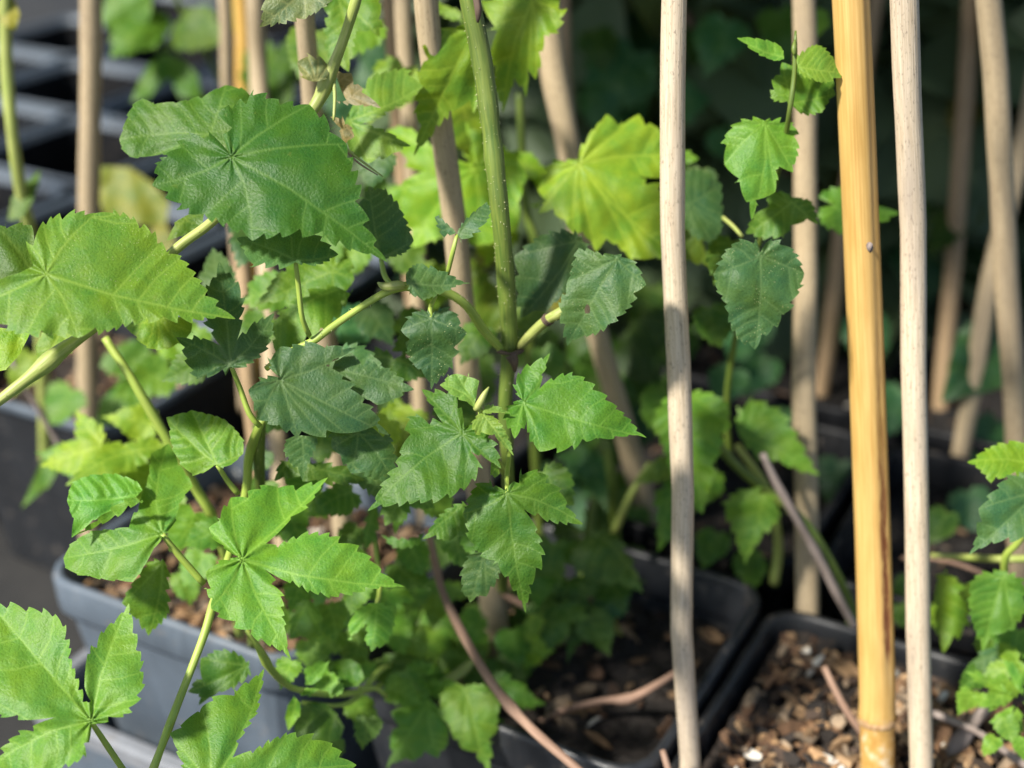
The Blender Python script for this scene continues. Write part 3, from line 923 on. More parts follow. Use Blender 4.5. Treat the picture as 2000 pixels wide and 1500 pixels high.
# --- the bine with the two large ribbed leaves
A = plant(-20, 800, .50, 'hop bine with two large ribbed leaves running diagonally up the left')
stem('stem', [(-40, 812, .53, 23), (60, 735, .532, 23), (122, 684, .536, 27), (200, 625, .545, 21), (340, 490, .555, 20), (415, 432, .56, 20), (520, 330, .575, 20), (612, 212, .592, 22), (642, 150, .588, 24), (670, 80, .575, 20), (694, 5, .56, 20), (712, -60, .555, 20)], M_BINE, A, bumps=[(.14, .03, .5), (.80, .025, .35)], bristle=60, seed=3)
leaf(A, (452, 306), 'S449,300 436,262 420,213 447,205 470,192 496,174 523,181 545,194 573,197 T604,204 632,222 655,246 T677,281 690,306 700,332 706,360 712,386 722,430 736,470 T757,512 720,497 685,491 656,482 629,472 590,464 551,464 520,467 T493,470 464,455 437,444 415,435 394,428 368,418 344,410 322,386 T297,362 301,338 301,320 311,308 324,300 345,276 367,257 408,257 S440,290',
     .52, gx=.08, gy=-.48, col='mature', h=2.3, quilt=1.2, droop=.10, fold=.02, kd=.44, raw=True, speck=.15, wave=.7, label='large dark green ribbed leaf, sharpest of the bine')
leaf(A, (410, 262), 'T233,272 239,252 245,240 247,226 250,214 258,205 266,198 276,192 284,190 300,199 315,202 340,199 364,195 388,188 410,183 425,172 T441,166 455,170 470,170 500,190 520,240 480,300 S430,300 340,300 320,303 T294,305 270,309 252,308 240,300 236,289',
     .605, gx=0, gy=-.5, col='mid', h=3, kd=.12, quilt=.8, label='paler leaf behind the large dark ribbed leaf', speck=.35)
leaf(A, (90, 535), 'S66,520 50,470 84,432 100,422 117,416 147,408 166,411 T188,416 221,407 240,414 260,422 281,437 303,451 316,472 334,485 355,500 370,516 383,533 396,549 406,567 428,588 T460,623 420,622 398,626 377,632 347,631 317,633 290,632 262,636 244,639 226,646 209,649 192,655 T153,660 129,660 105,663 76,660 47,661 28,652 10,646 -20,625 T-50,600 -45,565 S40,532',
     .51, gx=.05, gy=-.48, col='light', h=2.3, quilt=1.2, droop=.10, fold=.02, kd=.44, raw=True, wave=.7, speck=.5, label='large light green ribbed leaf at left edge')
leaf(A, (60, 530), 'S70,540 30,545 T-40,560 -50,500 -40,450 T-10,440 10,434 32,440 45,434 T62,440 72,470', .53, gx=.2, gy=-.4, col='mid', h=4)
leaf(A, (592, -20), 'T507,53 509,38 509,20 515,-8 530,-40 T560,-64 600,-66 T640,-40 650,0 640,12 S628,15 616,27 606,31 T597,37 580,42 560,47 545,49 528,53', .545, gx=0, gy=-.2, col=(.13, .20, .07), h=3, speck=.4, label='spotted dull green leaf cut by the top edge')
leaf(A, (617, 164), 'S612,160 586,150 T580,122 590,128 T598,103 606,116 613,120 T622,108 630,118 T648,122 646,138 640,154', .58, gx=.3, gy=-.2, col=(.16, .23, .08), h=2.5, quilt=2.2, label='small crumpled olive leaf at the bine node')
leaf(A, (652, 168), 'T656,138 672,138 T686,143 683,156 698,164 712,171 T744,211 727,210 710,208 T695,206 680,206 664,203 656,198', .592, gx=-.3, gy=-.3, col='dry', h=2.5, quilt=1.6, label='dry tan bract')
leaf(A, (655, 218), 'T645,228 652,236 662,256 T672,284 684,276 T692,267 690,252 680,240 668,226', .592, gx=-.3, gy=.2, col=(.22, .22, .08), h=2.5, quilt=1.6)
stem('dry_tendril', [(668, 282, .585, 5), (690, 302, .584, 5), (722, 326, .583, 4), (748, 345, .585, 2)], M_BINE, A)
stem('dry_tendril', [(672, 290, .585, 4), (700, 318, .583, 4), (738, 342, .585, 2)], M_TWIG, A)
stem('tendril', [(652, 160, .588, 7), (654, 190, .587, 7), (652, 235, .585, 5)], M_BINE, A)

# --- the plant with the thick stem in the middle
B = plant(998, 960, .62, 'hop plant with thick green bristly stem and dark collar at centre')
stem('stem', [(905, -120, .55, 42), (918, 0, .56, 42), (946, 150, .575, 40), (975, 400, .595, 36), (989, 560, .61, 35), (996, 688, .62, 33)], M_STEM, B, nseg=20, bristle=330, seed=11)
stem('stem', [(996, 680, .6215, 34), (991, 730, .625, 28), (987, 800, .63, 27), (992, 940, .645, 26), (988, 1060, .70, 24), (980, 1200, .80, 22), (984, 1330, .84, 22)], M_STEM, B, nseg=14, bristle=60, seed=12)
stem('node_collar', [(972, 686, .620, 6), (984, 689, .614, 10), (998, 691, .611, 8), (1012, 688, .614, 11), (1022, 684, .620, 5)], M_WOODY, B, seed=13, wob=.15)
stem('dry_scar', [(999, 694, .612, 22), (1004, 708, .612, 20), (1006, 726, .614, 8)], M_WOODY, B, seed=14, wob=.15)
stem('dry_scar', [(930, -6, .548, 18), (934, 20, .548, 16), (933, 44, .552, 4)], M_WOODY, B, seed=15, wob=.15)
stem('branch', [(986, 688, .62, 17), (966, 668, .615, 17), (944, 644, .61, 18), (912, 598, .60, 17), (874, 572, .59, 17), (830, 562, .58, 16), (785, 560, .572, 18), (742, 577, .568, 15), (690, 610, .564, 15), (640, 645, .56, 15), (608, 668, .56, 16), (560, 690, .56, 13), (520, 720, .565, 11)], M_LIME, B, bristle=90, seed=16, bumps=[(.40, .02, .35)])
stem('branch', [(1012, 682, .62, 14), (1035, 656, .612, 20), (1062, 630, .605, 21), (1080, 618, .60, 20), (1098, 608, .597, 20), (1150, 560, .593, 10)], M_BINE, B, bristle=20, seed=17, bumps=[(.60, .03, .2)])
stem('node_ring', [(1066, 628, .603, 25), (1072, 622, .602, 26)], M_WOODY, B, seed=18)
stem('branch_sheath', [(738, 552, .566, 4), (752, 560, .562, 17), (780, 557, .562, 19), (790, 560, .566, 10)], M_BINE, B)
leaf(B, (744, 505), 'T722,363 736,367 752,366 764,378 775,391 784,405 790,420 798,436 805,450 T808,470 803,484 795,492 786,499 775,501 760,504 S748,506 735,500 720,480 704,440 T700,398 708,384 714,373', .60, gx=-.1, gy=.1, col='teal', tint=1.25, h=3.5, pet=[(752, 540, .592), (770, 562, .575)], quilt=.9)
leaf(B, (891, 456), 'T849,424 856,417 862,425 872,435 882,444 S891,455 878,460 863,467 858,452 851,440', .56, gx=.2, gy=-.2, col='teal', tint=1.3, h=2.5)
leaf(B, (893, 458), 'S893,456 897,445 902,434 912,424 926,412 938,403 T951,394 955,400 960,410 957,424 952,432 943,442 940,452 925,462 902,476 897,466', .56, gx=-.2, gy=-.25, col='teal', tint=1.35, h=2.5, pet=[(885, 490, .562), (874, 535, .575)], pw=9)
leaf(B, (577, 508), 'T462,465 468,480 476,492 487,522 505,519 518,524 532,520 545,527 560,516 S577,512 590,518 602,517 618,520 632,515 645,510 T661,497 648,480 630,462 600,445 560,430 510,440 480,455', .535, gx=0, gy=-.9, col='teal', tint=1.5, h=3, pet=[(583, 560, .537), (590, 620, .545), (604, 655, .556)], pw=10, label='blue green leaf hanging under the large ribbed leaf')
leaf(B, (650, 530), 'T496,598 505,585 520,565 528,550 537,537 556,520 570,506 595,500 620,497 655,500 690,505 693,525 T692,545 685,575 675,600 T662,622 652,606 630,585 S612,575 590,590 560,590 530,592', .63, gx=.1, gy=-.5, col='light', tint=.9, h=4, droop=.15)
leaf(B, (675, 560), 'T528,640 540,612 560,592 600,565 640,556 690,560 680,590 660,625 635,645 610,668 575,690 545,700 530,690 532,665', .615, gx=.1, gy=-.5, col='light', tint=.95, h=4, droop=.1)
leaf(B, (450, 712), 'S449,718 440,734 427,742 404,738 381,741 370,728 360,704 355,684 T344,659 360,658 378,654 396,660 412,664 S430,675 412,650 396,630 388,618 393,600 398,578 402,555 410,548 416,541 422,530 T428,510 438,520 448,531 456,542 465,549 473,562 479,580 478,600 474,625 S463,664 474,648 483,637 498,627 514,619 T536,611 534,630 536,647 530,664 525,680 518,690 511,697 497,708 483,717 470,713', .562, gx=.1, gy=-.45, col='teal', tint=1.2, h=3, pet=[(468, 756, .566), (488, 810, .57), (508, 832, .575)], pw=11, quilt=.7, label='dark blue green three lobed leaf')
leaf(B, (546, 742), 'S548,738 524,716 522,697 538,681 T548,677 570,672 595,666 620,672 640,668 668,676 T698,679 680,690 664,696 650,706 S636,714 655,729 672,733 684,742 695,751 700,764 712,780 720,788 730,795 738,806 743,820 752,832 T760,850 740,848 723,846 700,836 685,842 T674,846 655,838 T637,854 620,845 604,846 T583,857 560,846 539,836 522,828 T507,821 503,812 497,804 490,796 488,786 489,774 T485,762 490,752 504,737 522,733', .548, gx=.15, gy=-.3, col='teal', tint=1.15, h=2.8, quilt=.8, droop=.1, wave=.8, label='broad dark blue green leaf left of centre')
leaf(B, (640, 718), 'T685,688 700,700 715,703 729,705 742,713 764,719 776,729 790,740 T809,761 788,772 769,787 754,784 T737,791 720,782 700,775 670,760 640,740 655,705', .562, gx=0, gy=-.3, col='teal', tint=1.3, h=3, label='blue green leaf behind the broad dark one')
leaf(B, (700, 845), 'T778,960 758,950 737,942 724,937 711,930 T685,924 676,918 671,909 658,893 T648,875 640,855 650,830 700,820 755,840 764,850 769,862 772,880 780,898 776,912 783,935', .568, gx=.1, gy=-.2, col='teal', tint=1.15, h=3, droop=.15)
leaf(B, (590, 848), 'S580,850 556,860 554,872 553,883 558,894 567,906 574,914 T592,939 598,920 605,906 610,894 616,882 620,870 625,856', .58, gx=0, gy=.1, col='teal', tint=1.3, h=3)
leaf(B, (560, 905), 'T536,940 538,920 545,900 552,905 562,896 590,900 620,902 650,903 680,910 690,920 T714,938 700,945 678,949 650,950 620,946 590,940 560,935', .61, gx=0, gy=-.4, col='mid', h=3.5)
leaf(B, (842, 622), 'S842,618 835,604 820,602 804,611 790,620 786,624 T783,645 792,658 792,668 791,687 797,700 804,714 818,722 832,732 838,746 T842,761 852,750 860,742 866,736 874,728 884,722 891,714 889,704 891,694 898,686 907,679 T912,650 904,642 900,632 897,616 895,605 880,599 860,598 850,606', .56, gx=0, gy=.05, col='teal', tint=1.1, h=2.6, speck=.9, pet=[(841, 600, .563), (850, 580, .575)], pw=9, label='dark leaf speckled with pale dots')
leaf(B, (804, 553), 'S800,556 788,557 785,552 T793,535 797,526 804,518 812,515 821,513 840,518 860,524 876,532 891,541 905,550 T919,553 903,556 891,560 882,566 872,572 858,576 846,582 836,584 T828,587 812,581 800,577 796,566', .548, gx=.1, gy=-.4, col='teal', tint=1.3, h=2.6)
leaf(B, (1205, 505), 'S1200,498 1180,494 1164,489 1145,484 1126,483 1120,500 1115,518 1112,535 T1108,550 1102,562 1098,574 1090,590 1084,602 1090,612 1094,620 1094,632 1096,645 1100,660 T1108,676 1120,664 1133,655 1146,658 1161,656 1178,648 1192,637 1208,626 1224,610 1236,598 1245,582 1250,570 T1262,556 1257,546 1255,534 1250,524 1245,513 1236,508 1227,506 1215,496', .585, gx=-.15, gy=-.1, col='teal', tint=1.35, h=2.6, speck=.45, holes=[(1147, 604, 4.5)], quilt=.8, label='blue green leaf with a small hole right of the stem')
leaf(B, (1130, 470), 'T1005,500 1020,482 1040,466 1052,460 1070,450 1095,446 1110,452 1122,448 1135,458 1143,469 1160,480 1150,520 1122,553 1105,575 1085,592 T1070,606 1045,615 T1017,621 1010,600 1003,577 1003,540', .625, gx=.1, gy=-.2, col='teal', tint=.9, h=3.5, quilt=.6, label='darker leaf half behind the thick stem')
leaf(B, (1022, 787), 'S1020,780 1006,768 1000,757 1001,750 1003,741 1007,734 1012,727 1016,720 1021,714 1030,710 1042,700 1058,698 T1074,690 1070,703 1068,717 1060,735 S1053,760 1062,752 1070,748 1077,738 1084,731 1100,728 1119,726 1130,732 1143,737 1154,746 1163,751 1176,763 1187,773 1196,784 1206,794 1220,807 1234,821 1245,836 T1263,855 1245,850 1227,852 1213,853 1199,857 1184,859 1168,863 1145,863 1122,868 1121,879 1104,882 1087,885 1070,882 T1054,882 1046,873 1035,864 1030,845 S1029,820 1024,838 1018,850 T1005,857 992,838 982,820 982,808 986,795 994,789 1002,785', .548, gx=.05, gy=-.45, col='mid', tint=1.25, h=2.5, quilt=.6, droop=.1, label='pointed bright green leaf right of the young shoot')
leaf(B, (902, 846), 'S906,836 896,815 902,795 896,784 891,770 876,760 866,772 849,759 838,764 T823,760 832,780 846,798 S867,829 845,816 828,812 811,807 802,810 793,815 796,824 790,840 788,854 790,868 780,884 772,903 755,925 741,948 732,975 T718,998 748,990 779,990 800,985 821,983 834,985 846,983 852,974 860,969 878,973 895,969 906,958 919,952 928,940 940,931 944,916 S919,881 935,890 947,899 962,904 T979,916 978,895 981,878 973,868 967,857 958,848 950,838 940,836 930,829 S914,830', .545, gx=-.05, gy=-.5, col='mid', tint=.95, h=2.5, quilt=.7, droop=.12, label='broad lobed green leaf at centre, tip to the lower left')
leaf(B, (991, 963), 'S985,958 968,948 955,935 940,938 926,945 918,962 909,980 906,992 T904,1004 908,1022 909,1041 914,1056 919,1070 930,1076 937,1086 950,1090 961,1105 968,1110 979,1116 986,1128 993,1140 1003,1155 1014,1172 1018,1184 T1027,1198 1030,1178 1038,1160 1040,1142 1045,1125 1058,1114 1066,1101 1065,1084 1066,1069 1060,1058 1058,1045 1050,1034 1045,1020 S1022,994 1045,1008 1070,1020 1090,1024 1108,1026 1124,1024 T1139,1024 1126,1008 1116,995 1108,983 1100,968 1098,955 1086,946 1077,940 1072,930 1070,923 1052,916 1035,912 1018,914 1004,940', .555, gx=.05, gy=-.25, col='mid', tint=1.0, h=2.5, quilt=.8, droop=.14, pet=[(990, 930, .57), (995, 880, .60)], pw=10, label='hanging three lobed green leaf below the shoot')
leaf(B, (905, 985), 'T825,1053 836,1036 846,1020 856,1006 867,996 885,985 902,978 920,990 915,1020 912,1046 895,1050 877,1057 865,1056 853,1053', .60, gx=.1, gy=-.35, col='mid', tint=1.1, h=3)
leaf(B, (945, 1080), 'T918,1177 910,1166 900,1157 901,1142 897,1125 902,1106 909,1087 930,1070 960,1080 980,1108 977,1120 975,1132 965,1148 T950,1165 935,1168', .60, gx=0, gy=0, col='teal', tint=1.15, h=3, speck=.35)
# young shoot
for J_, o_, d_, c_, q_ in (((930, 792), 'S925,795 913,786 895,780 877,768 T859,752 868,742 874,731 882,734 T891,730 904,734 916,728 922,742 T936,744 932,765', .538, 'pale', 2.4),
                           ((940, 801), 'S942,806 945,798 947,791 956,790 965,789 980,796 T996,806 985,807 975,806 960,808', .537, 'pale', 2.4),
                           ((942, 808), 'S938,806 928,814 919,826 922,840 930,852 938,850 951,838 962,850 975,862 988,876 T1003,890 1001,878 1000,867 994,855 989,843 983,832 975,822 966,812 954,806', .535, 'pale', 2.6),
                           ((968, 905), 'S960,900 958,930 970,936 T976,925 975,910', .56, 'light', 1.5)):
    leaf(B, J_, o_, d_, gx=.1, gy=-.3, col=c_, h=2.0, quilt=q_, kd=.3, vein_w=.8)
stem('bud', [(930, 800, .536, 14), (938, 786, .533, 15), (946, 770, .532, 11), (955, 756, .533, 3)], M_BINE, B)
stem('shoot_stem', [(938, 800, .54, 10), (945, 850, .56, 11), (970, 900, .60, 12), (990, 930, .635, 14)], M_LIME, B)

# --- light green lobed plant of the front left pot
Cp = plant(300, 1500, .56, 'pale green plant with deeply lobed leaves at lower left')
stem('stem', [(285, 1540, .55, 15), (300, 1500, .552, 16), (345, 1380, .56, 16), (380, 1290, .566, 16), (402, 1230, .572, 17), (416, 1180, .58, 16), (440, 1110, .6, 15), (470, 1000, .62, 14), (482, 950, .62, 16), (486, 895, .615, 17), (502, 842, .60, 17), (516, 818, .59, 10)], M_LIME, Cp, bristle=50, seed=21)
stem('stem', [(205, 660, .64, 17), (260, 745, .64, 19), (310, 830, .645, 20), (345, 890, .65, 20), (385, 958, .66, 20), (420, 1020, .67, 20), (450, 1120, .70, 20), (470, 1240, .735, 20)], M_LIME, Cp, seed=22)
stem('stem', [(508, 830, .60, 22), (506, 900, .62, 23), (510, 1000, .65, 22), (505, 1150, .69, 22), (495, 1260, .72, 22)], M_STEM, Cp, bristle=60, seed=23)
stem('runner', [(480, 1230, .60, 8), (503, 1262, .605, 13), (524, 1300, .615, 15), (548, 1328, .625, 14), (575, 1345, .635, 12), (640, 1356, .65, 12), (700, 1352, .67, 12), (745, 1338, .69, 10)], M_LIME, Cp, seed=24, bumps=[(.22, .04, .4)])
leaf(Cp, (425, 909), 'S420,908 395,925 375,930 350,905 336,876 332,858 330,842 T325,815 337,812 350,806 362,806 T374,801 390,804 406,808 422,812 437,818 448,826 458,836 468,848 478,862 T475,886 466,896 455,906 446,912 437,915', .585, gx=-.1, gy=-.5, col='bright', h=2.8, quilt=2.6, kd=.12, vein_w=1.1, pet=[(445, 940, .592), (465, 964, .60)], label='oval bright leaf with deeply pleated ribs')
leaf(Cp, (317, 1043), 'S330,1035 345,1015 350,988 362,968 378,948 368,930 352,908 340,880 T329,866 312,876 295,884 292,905 290,927 284,950 280,975 262,1000 S252,1030 225,1032 200,1034 175,1037 162,1046 150,1053 135,1064 T124,1090 126,1108 138,1116 150,1123 172,1126 196,1132 210,1131 224,1135 240,1133 T259,1137 273,1122 282,1106 290,1091 302,1070', .59, gx=.05, gy=-.55, col='bright', h=2.8, kd=.1, droop=.12, pet=[(350, 1085, .59), (398, 1140, .60)], pw=13, label='broad two lobed bright leaf with a shaded middle')
leaf(Cp, (285, 962), 'T131,978 133,962 140,942 156,934 175,927 200,925 224,924 245,930 266,938 280,955 265,975 S245,985 215,1000 185,1016 160,1036 T140,1050 146,1030 140,1010 135,995', .582, gx=.1, gy=-.7, col='bright', tint=1.02, h=2.8, quilt=2.2, kd=.12, vein_w=1.1)
leaf(Cp, (300, 1010), 'T145,1046 165,1030 190,1012 215,992 240,975 262,968 280,980 255,992 230,1010 200,1024 175,1036', .572, gx=.1, gy=.4, col='bright', tint=1.05, h=2.8, quilt=1.6, kd=.2, label='folded narrow leaf edge on')
leaf(Cp, (262, 880), 'T128,948 142,928 157,910 170,900 182,889 195,873 210,857 236,862 262,861 280,854 297,850 312,860 T326,868 308,888 290,903 268,918 245,932 200,942 160,948', .68, gx=.1, gy=-.9, col='lime', tint=.85, h=4, label='yellow green blurred leaf behind the pleated one')
leaf(Cp, (472, 1093), 'S466,1088 452,1081 436,1070 420,1063 412,1050 T408,1031 416,1022 423,1010 430,1003 437,996 438,986 T451,972 467,966 483,959 495,953 507,948 523,946 539,941 556,944 574,948 590,946 609,941 T640,933 628,952 616,970 608,982 602,991 590,998 577,1001 568,1014 560,1028 S519,1062 530,1066 539,1064 556,1056 574,1047 588,1040 602,1037 622,1038 644,1040 655,1044 665,1048 676,1050 686,1060 702,1066 716,1077 726,1088 734,1102 745,1112 755,1122 770,1134 T790,1146 772,1147 755,1151 740,1150 727,1154 714,1155 702,1161 690,1163 678,1168 662,1166 644,1168 622,1162 602,1158 585,1148 567,1139 S514,1110 528,1120 539,1133 548,1148 556,1164 555,1184 556,1202 559,1220 560,1235 562,1262 T568,1287 548,1272 528,1263 516,1257 504,1252 488,1242 472,1235 456,1226 441,1217 424,1204 T412,1188 408,1168 398,1150 402,1133 T402,1117 406,1110 413,1103 424,1094 436,1088 450,1090', .555, gx=.05, gy=-.6, col='bright', tint=1.15, h=2.4, quilt=.8, droop=.12, wave=.9, label='bright three lobed leaf, sharpest of the pale plant')
leaf(Cp, (177, 1408), 'S174,1398 170,1370 161,1346 156,1336 154,1325 146,1305 140,1287 139,1266 136,1248 134,1232 129,1220 120,1207 108,1199 97,1190 84,1187 70,1188 56,1185 44,1180 31,1180 20,1175 T-30,1165 -36,1210 -38,1255 -36,1310 -28,1362 -12,1385 0,1401 16,1402 35,1406 52,1401 S108,1401 95,1412 64,1418 35,1427 16,1445 0,1462 T-24,1502 20,1520 60,1530 105,1512 133,1499 150,1490 168,1480 172,1464 174,1450 S179,1414 196,1410 212,1410 224,1406 242,1400 259,1391 268,1378 276,1364 278,1350 284,1336 280,1312 281,1290 275,1272 273,1256 268,1238 262,1222 257,1200 T252,1178 238,1196 224,1214 217,1216 210,1224 198,1232 189,1245 178,1260 171,1277 168,1292 S165,1340 170,1372', .515, gx=.05, gy=-.55, col='bright', tint=1.15, h=2.4, quilt=.8, droop=.1, fold=.12, pet=[(205, 1450, .522), (245, 1510, .54)], pw=13, pmat=None, label='largest lobed bright leaf in the lower left corner')
leaf(Cp, (318, 1096), 'T238,1178 244,1160 255,1142 268,1120 282,1100 300,1090 316,1091 331,1105 334,1128 332,1151 334,1176 331,1199 324,1210 315,1221 302,1230 T290,1242 278,1230 262,1212 250,1195', .615, gx=.1, gy=-.1, col='mid', tint=1.2, h=3.2, quilt=.6)
leaf(Cp, (482, 1300), 'T392,1286 404,1278 416,1270 436,1266 455,1269 470,1278 486,1290 492,1305 490,1322 472,1336 455,1347 432,1352 412,1362 T388,1378 387,1362 388,1347 T367,1351 374,1338 381,1325 390,1318 396,1304', .62, gx=.1, gy=-.4, col='mid', tint=1.05, h=3.2)
leaf(Cp, (412, 1535), 'S400,1540 380,1530 367,1511 352,1495 343,1480 344,1468 346,1458 338,1446 T331,1433 338,1429 346,1426 348,1412 353,1398 366,1400 381,1396 387,1389 T395,1380 402,1370 413,1361 428,1356 444,1353 456,1344 469,1340 480,1332 490,1328 502,1318 T516,1306 515,1330 511,1356 508,1374 504,1392 492,1412 479,1430 466,1452 S454,1480 470,1474 490,1466 508,1456 525,1444 543,1438 560,1430 578,1430 595,1426 614,1432 630,1440 650,1452 668,1468 680,1480 T696,1494 686,1510 682,1525 640,1545 560,1570', .55, gx=.05, gy=-.5, col='mid', tint=1.6, h=2.6, droop=.12, label='two lobed green leaf cut by the bottom edge')

# --- yellow green plant behind the thick stem
D = plant(1050, 700, .76, 'yellow green hop plant with large soft leaves behind the thick stem')
stem('stem', [(1015, 180, .74, 17), (1022, 350, .75, 17), (1030, 420, .755, 17), (1045, 480, .76, 19), (1030, 560, .77, 20), (1040, 760, .80, 20), (1050, 960, .84, 20), (1055, 1120, .86, 20)], M_STEM, D, seed=31)
leaf(D, (925, 60), 'T832,52 829,70 825,88 832,100 835,112 828,120 825,127 815,138 809,152 811,172 808,196 810,210 806,224 813,228 821,227 818,240 816,253 812,278 T808,305 824,286 842,269 848,264 858,248 874,234 884,218 895,206 906,196 S918,196 922,206 T925,222 932,208 945,180 955,120 945,60 920,40 891,52 870,54', .635, gx=.25, gy=.1, col='lime', tint=.85, h=3.2, fold=.12, label='narrow yellow green leaf left of the thick stem')
leaf(D, (1040, 0), 'T960,-60 1020,-70 T1090,-30 1096,0 T1108,17 1104,25 1101,32 1102,42 1101,53 1092,64 1084,72 1074,72 1063,75 1060,100 1057,133 T1046,155 1038,144 S1030,134 1032,160 T1028,191 1016,170 S1003,151 1002,170 1000,185 T982,221 976,200 970,190 965,182 955,130 945,60 940,0', .655, gx=-.1, gy=.1, col='lime', tint=.95, h=3.2, label='bright yellow green leaf right of the thick stem')
leaf(D, (930, 330), 'S925,322 915,300 T909,238 922,252 936,265 950,262 970,275 990,290 1010,300 T1030,345 1022,370 1015,400 1020,430 1005,455 980,470 950,478 T930,480 905,470 880,460 860,466 850,475 844,481 830,470 T807,484 804,468 798,446 785,428 776,410 772,395 T757,372 785,356 S825,335 790,325 T755,255 775,245 800,248 825,265 850,290 880,310', .70, gx=0, gy=-.1, col='lime', tint=1.05, h=4, teeth=None, kd=.15, label='large yellow lobed leaf behind the tan cane')
leaf(D, (1131, 320), 'S1128,312 1134,296 1136,280 1144,266 1157,252 1170,238 T1185,223 1189,240 1192,249 1215,238 T1248,223 1248,240 1268,240 1290,245 1312,262 T1335,305 1320,330 1300,348 S1232,342 1262,350 1294,357 1320,390 1330,440 T1325,500 1310,512 1294,506 1284,505 T1272,505 1258,500 1245,494 T1238,517 1215,490 1200,478 S1184,466 1178,474 T1164,492 1150,474 1140,458 1137,438 T1119,456 1112,444 1105,434 1094,434 1087,430 1083,418 1080,406 1066,414 T1051,417 1060,396 1068,378 1060,374 T1050,371 1060,358 1066,346 T1060,331 1068,320 1077,311 1092,310 1108,311', .675, gx=-.05, gy=-.3, col='lime', tint=1.15, h=3.2, droop=.14, label='broad bright yellow green leaf beside the pale cane')
leaf(D, (1040, 372), 'T1030,310 1040,320 1055,325 1065,345 1060,360 1068,380 1058,400 1048,410 1035,400', .73, gx=0, gy=0, col='lime', h=4)
leaf(D, (660, -10), 'S680,-20 T745,-10 744,6 751,38 748,55 T741,72 720,62 S695,60 694,75 694,92 688,115 T681,140 660,130 640,118 634,100 630,78 631,55 634,35 630,10 T640,-30', .63, gx=0, gy=-.3, col='light', tint=.85, h=3.5, label='green leaf behind the bine at the top')
leaf(D, (680, 236), 'S690,205 705,170 720,150 738,142 755,138 775,133 793,131 805,138 T826,169 816,183 804,196 788,206 772,213 755,225 737,231 S700,243 730,246 751,252 775,266 T803,285 788,292 769,297 770,306 745,312 T720,319 700,312 685,298 665,260', .62, gx=0, gy=-.5, col='pale', tint=.95, h=3.2, label='soft green two lobed leaf right of the bine')
leaf(D, (930, 545), 'T965,610 955,580 945,540 930,510 915,500 905,520 900,560 910,600 930,640', .78, gx=0, gy=-.2, col='lime', tint=.6, h=5, teeth=20)
leaf(D, (880, 20), 'T800,-20 830,-10 870,10 900,20 905,45 880,40 850,25', .70, gx=0, gy=-.2, col='lime', tint=.8, h=5, teeth=20)
leaf(D, (960, 505), 'T1000,610 985,640 955,660 925,640 912,600 915,550 935,510', .74, gx=0, gy=-.2, col='lime', tint=.55, h=5, teeth=22)
leaf(D, (900, 660), 'T860,800 880,760 920,700 960,690 975,740 960,790 920,820', .75, gx=0, gy=-.3, col='mid', tint=.9, h=5, teeth=22)
leaf(D, (760, 770), 'T690,890 720,850 740,800 770,770 800,800 850,850 T880,870 850,900 800,910 740,900', .70, gx=0, gy=-.4, col='lime', tint=.6, h=5, teeth=22)

# --- heart leaved vine on the right
E = plant(1500, 760, .70, 'small bright vine with heart shaped leaves climbing before the tan cane', 'climbing plant')
stem('stem', [(1554, 60, .60, 4), (1553, 95, .60, 9), (1551, 150, .602, 10), (1541, 225, .606, 11), (1528, 300, .625, 10), (1500, 420, .66, 10), (1470, 520, .69, 11), (1440, 640, .72, 12), (1420, 780, .75, 13), (1425, 900, .78, 14)], M_STEM, E, seed=41)
stem('bud', [(1552, 108, .597, 6), (1551, 95, .596, 11), (1553, 78, .597, 4)], M_STEM, E)
leaf(E, (1532, 112), 'T1439,74 1450,73 1458,72 1476,74 1496,77 1512,82 1524,89 1530,98 1532,108 1531,116 1521,119 1510,119 1496,113 1482,108 1460,92', .60, gx=.1, gy=-.6, col='bright', h=2.8, kd=.12)
leaf(E, (1555, 130), 'S1556,120 1558,106 1568,98 1580,91 1588,87 1597,86 1606,90 1615,94 1622,104 1629,112 1631,120 1636,127 1644,134 T1661,144 1652,148 1643,152 1628,158 1615,164 1606,162 1597,161 1584,156 1573,154 1562,146', .595, gx=.1, gy=-.5, col='bright', tint=1.05, h=2.6, quilt=1.4, label='crinkled leaf tip touching the yellow bamboo')
leaf(E, (1546, 202), 'T1527,122 1524,136 1516,146 1507,154 1506,162 1504,175 1503,189 1510,199 1522,200 1538,201 S1548,206 1552,214 1566,224 1580,227 1594,225 1608,219 1613,210 1620,199 1620,192 T1632,185 1630,170 1631,152 1615,140 1597,138 1570,128 1548,122', .612, gx=0, gy=-.2, col='bright', tint=.95, h=2.8)
leaf(E, (1494, 241), 'S1494,236 1485,231 1470,227 1457,227 1446,232 1436,236 1426,246 1417,252 1415,266 1407,280 1410,292 1415,304 1414,313 T1415,322 1422,334 1431,345 1434,358 1438,366 1454,366 1458,395 T1468,430 1482,402 1499,365 1506,372 T1514,375 1520,352 1520,330 S1522,325 1534,332 T1549,337 1552,322 1554,311 1560,306 1566,303 1562,290 1557,273 1561,262 1561,252 1552,240 1541,231 1526,229 1513,226 1504,230', .61, gx=-.05, gy=-.15, col='bright', tint=1.1, h=2.6, droop=.08, label='bright heart shaped leaf, largest of the small vine')
leaf(E, (1547, 395), 'S1544,385 1541,375 1522,372 1503,374 1496,390 1488,408 1468,424 1460,440 T1456,456 1472,462 1489,469 1510,467 1531,465 1545,448 1559,430 1572,432 T1598,438 1597,424 1594,409 1588,396 1580,388 1568,387 1555,390', .635, gx=0, gy=-.3, col='bright', tint=.8, h=3)
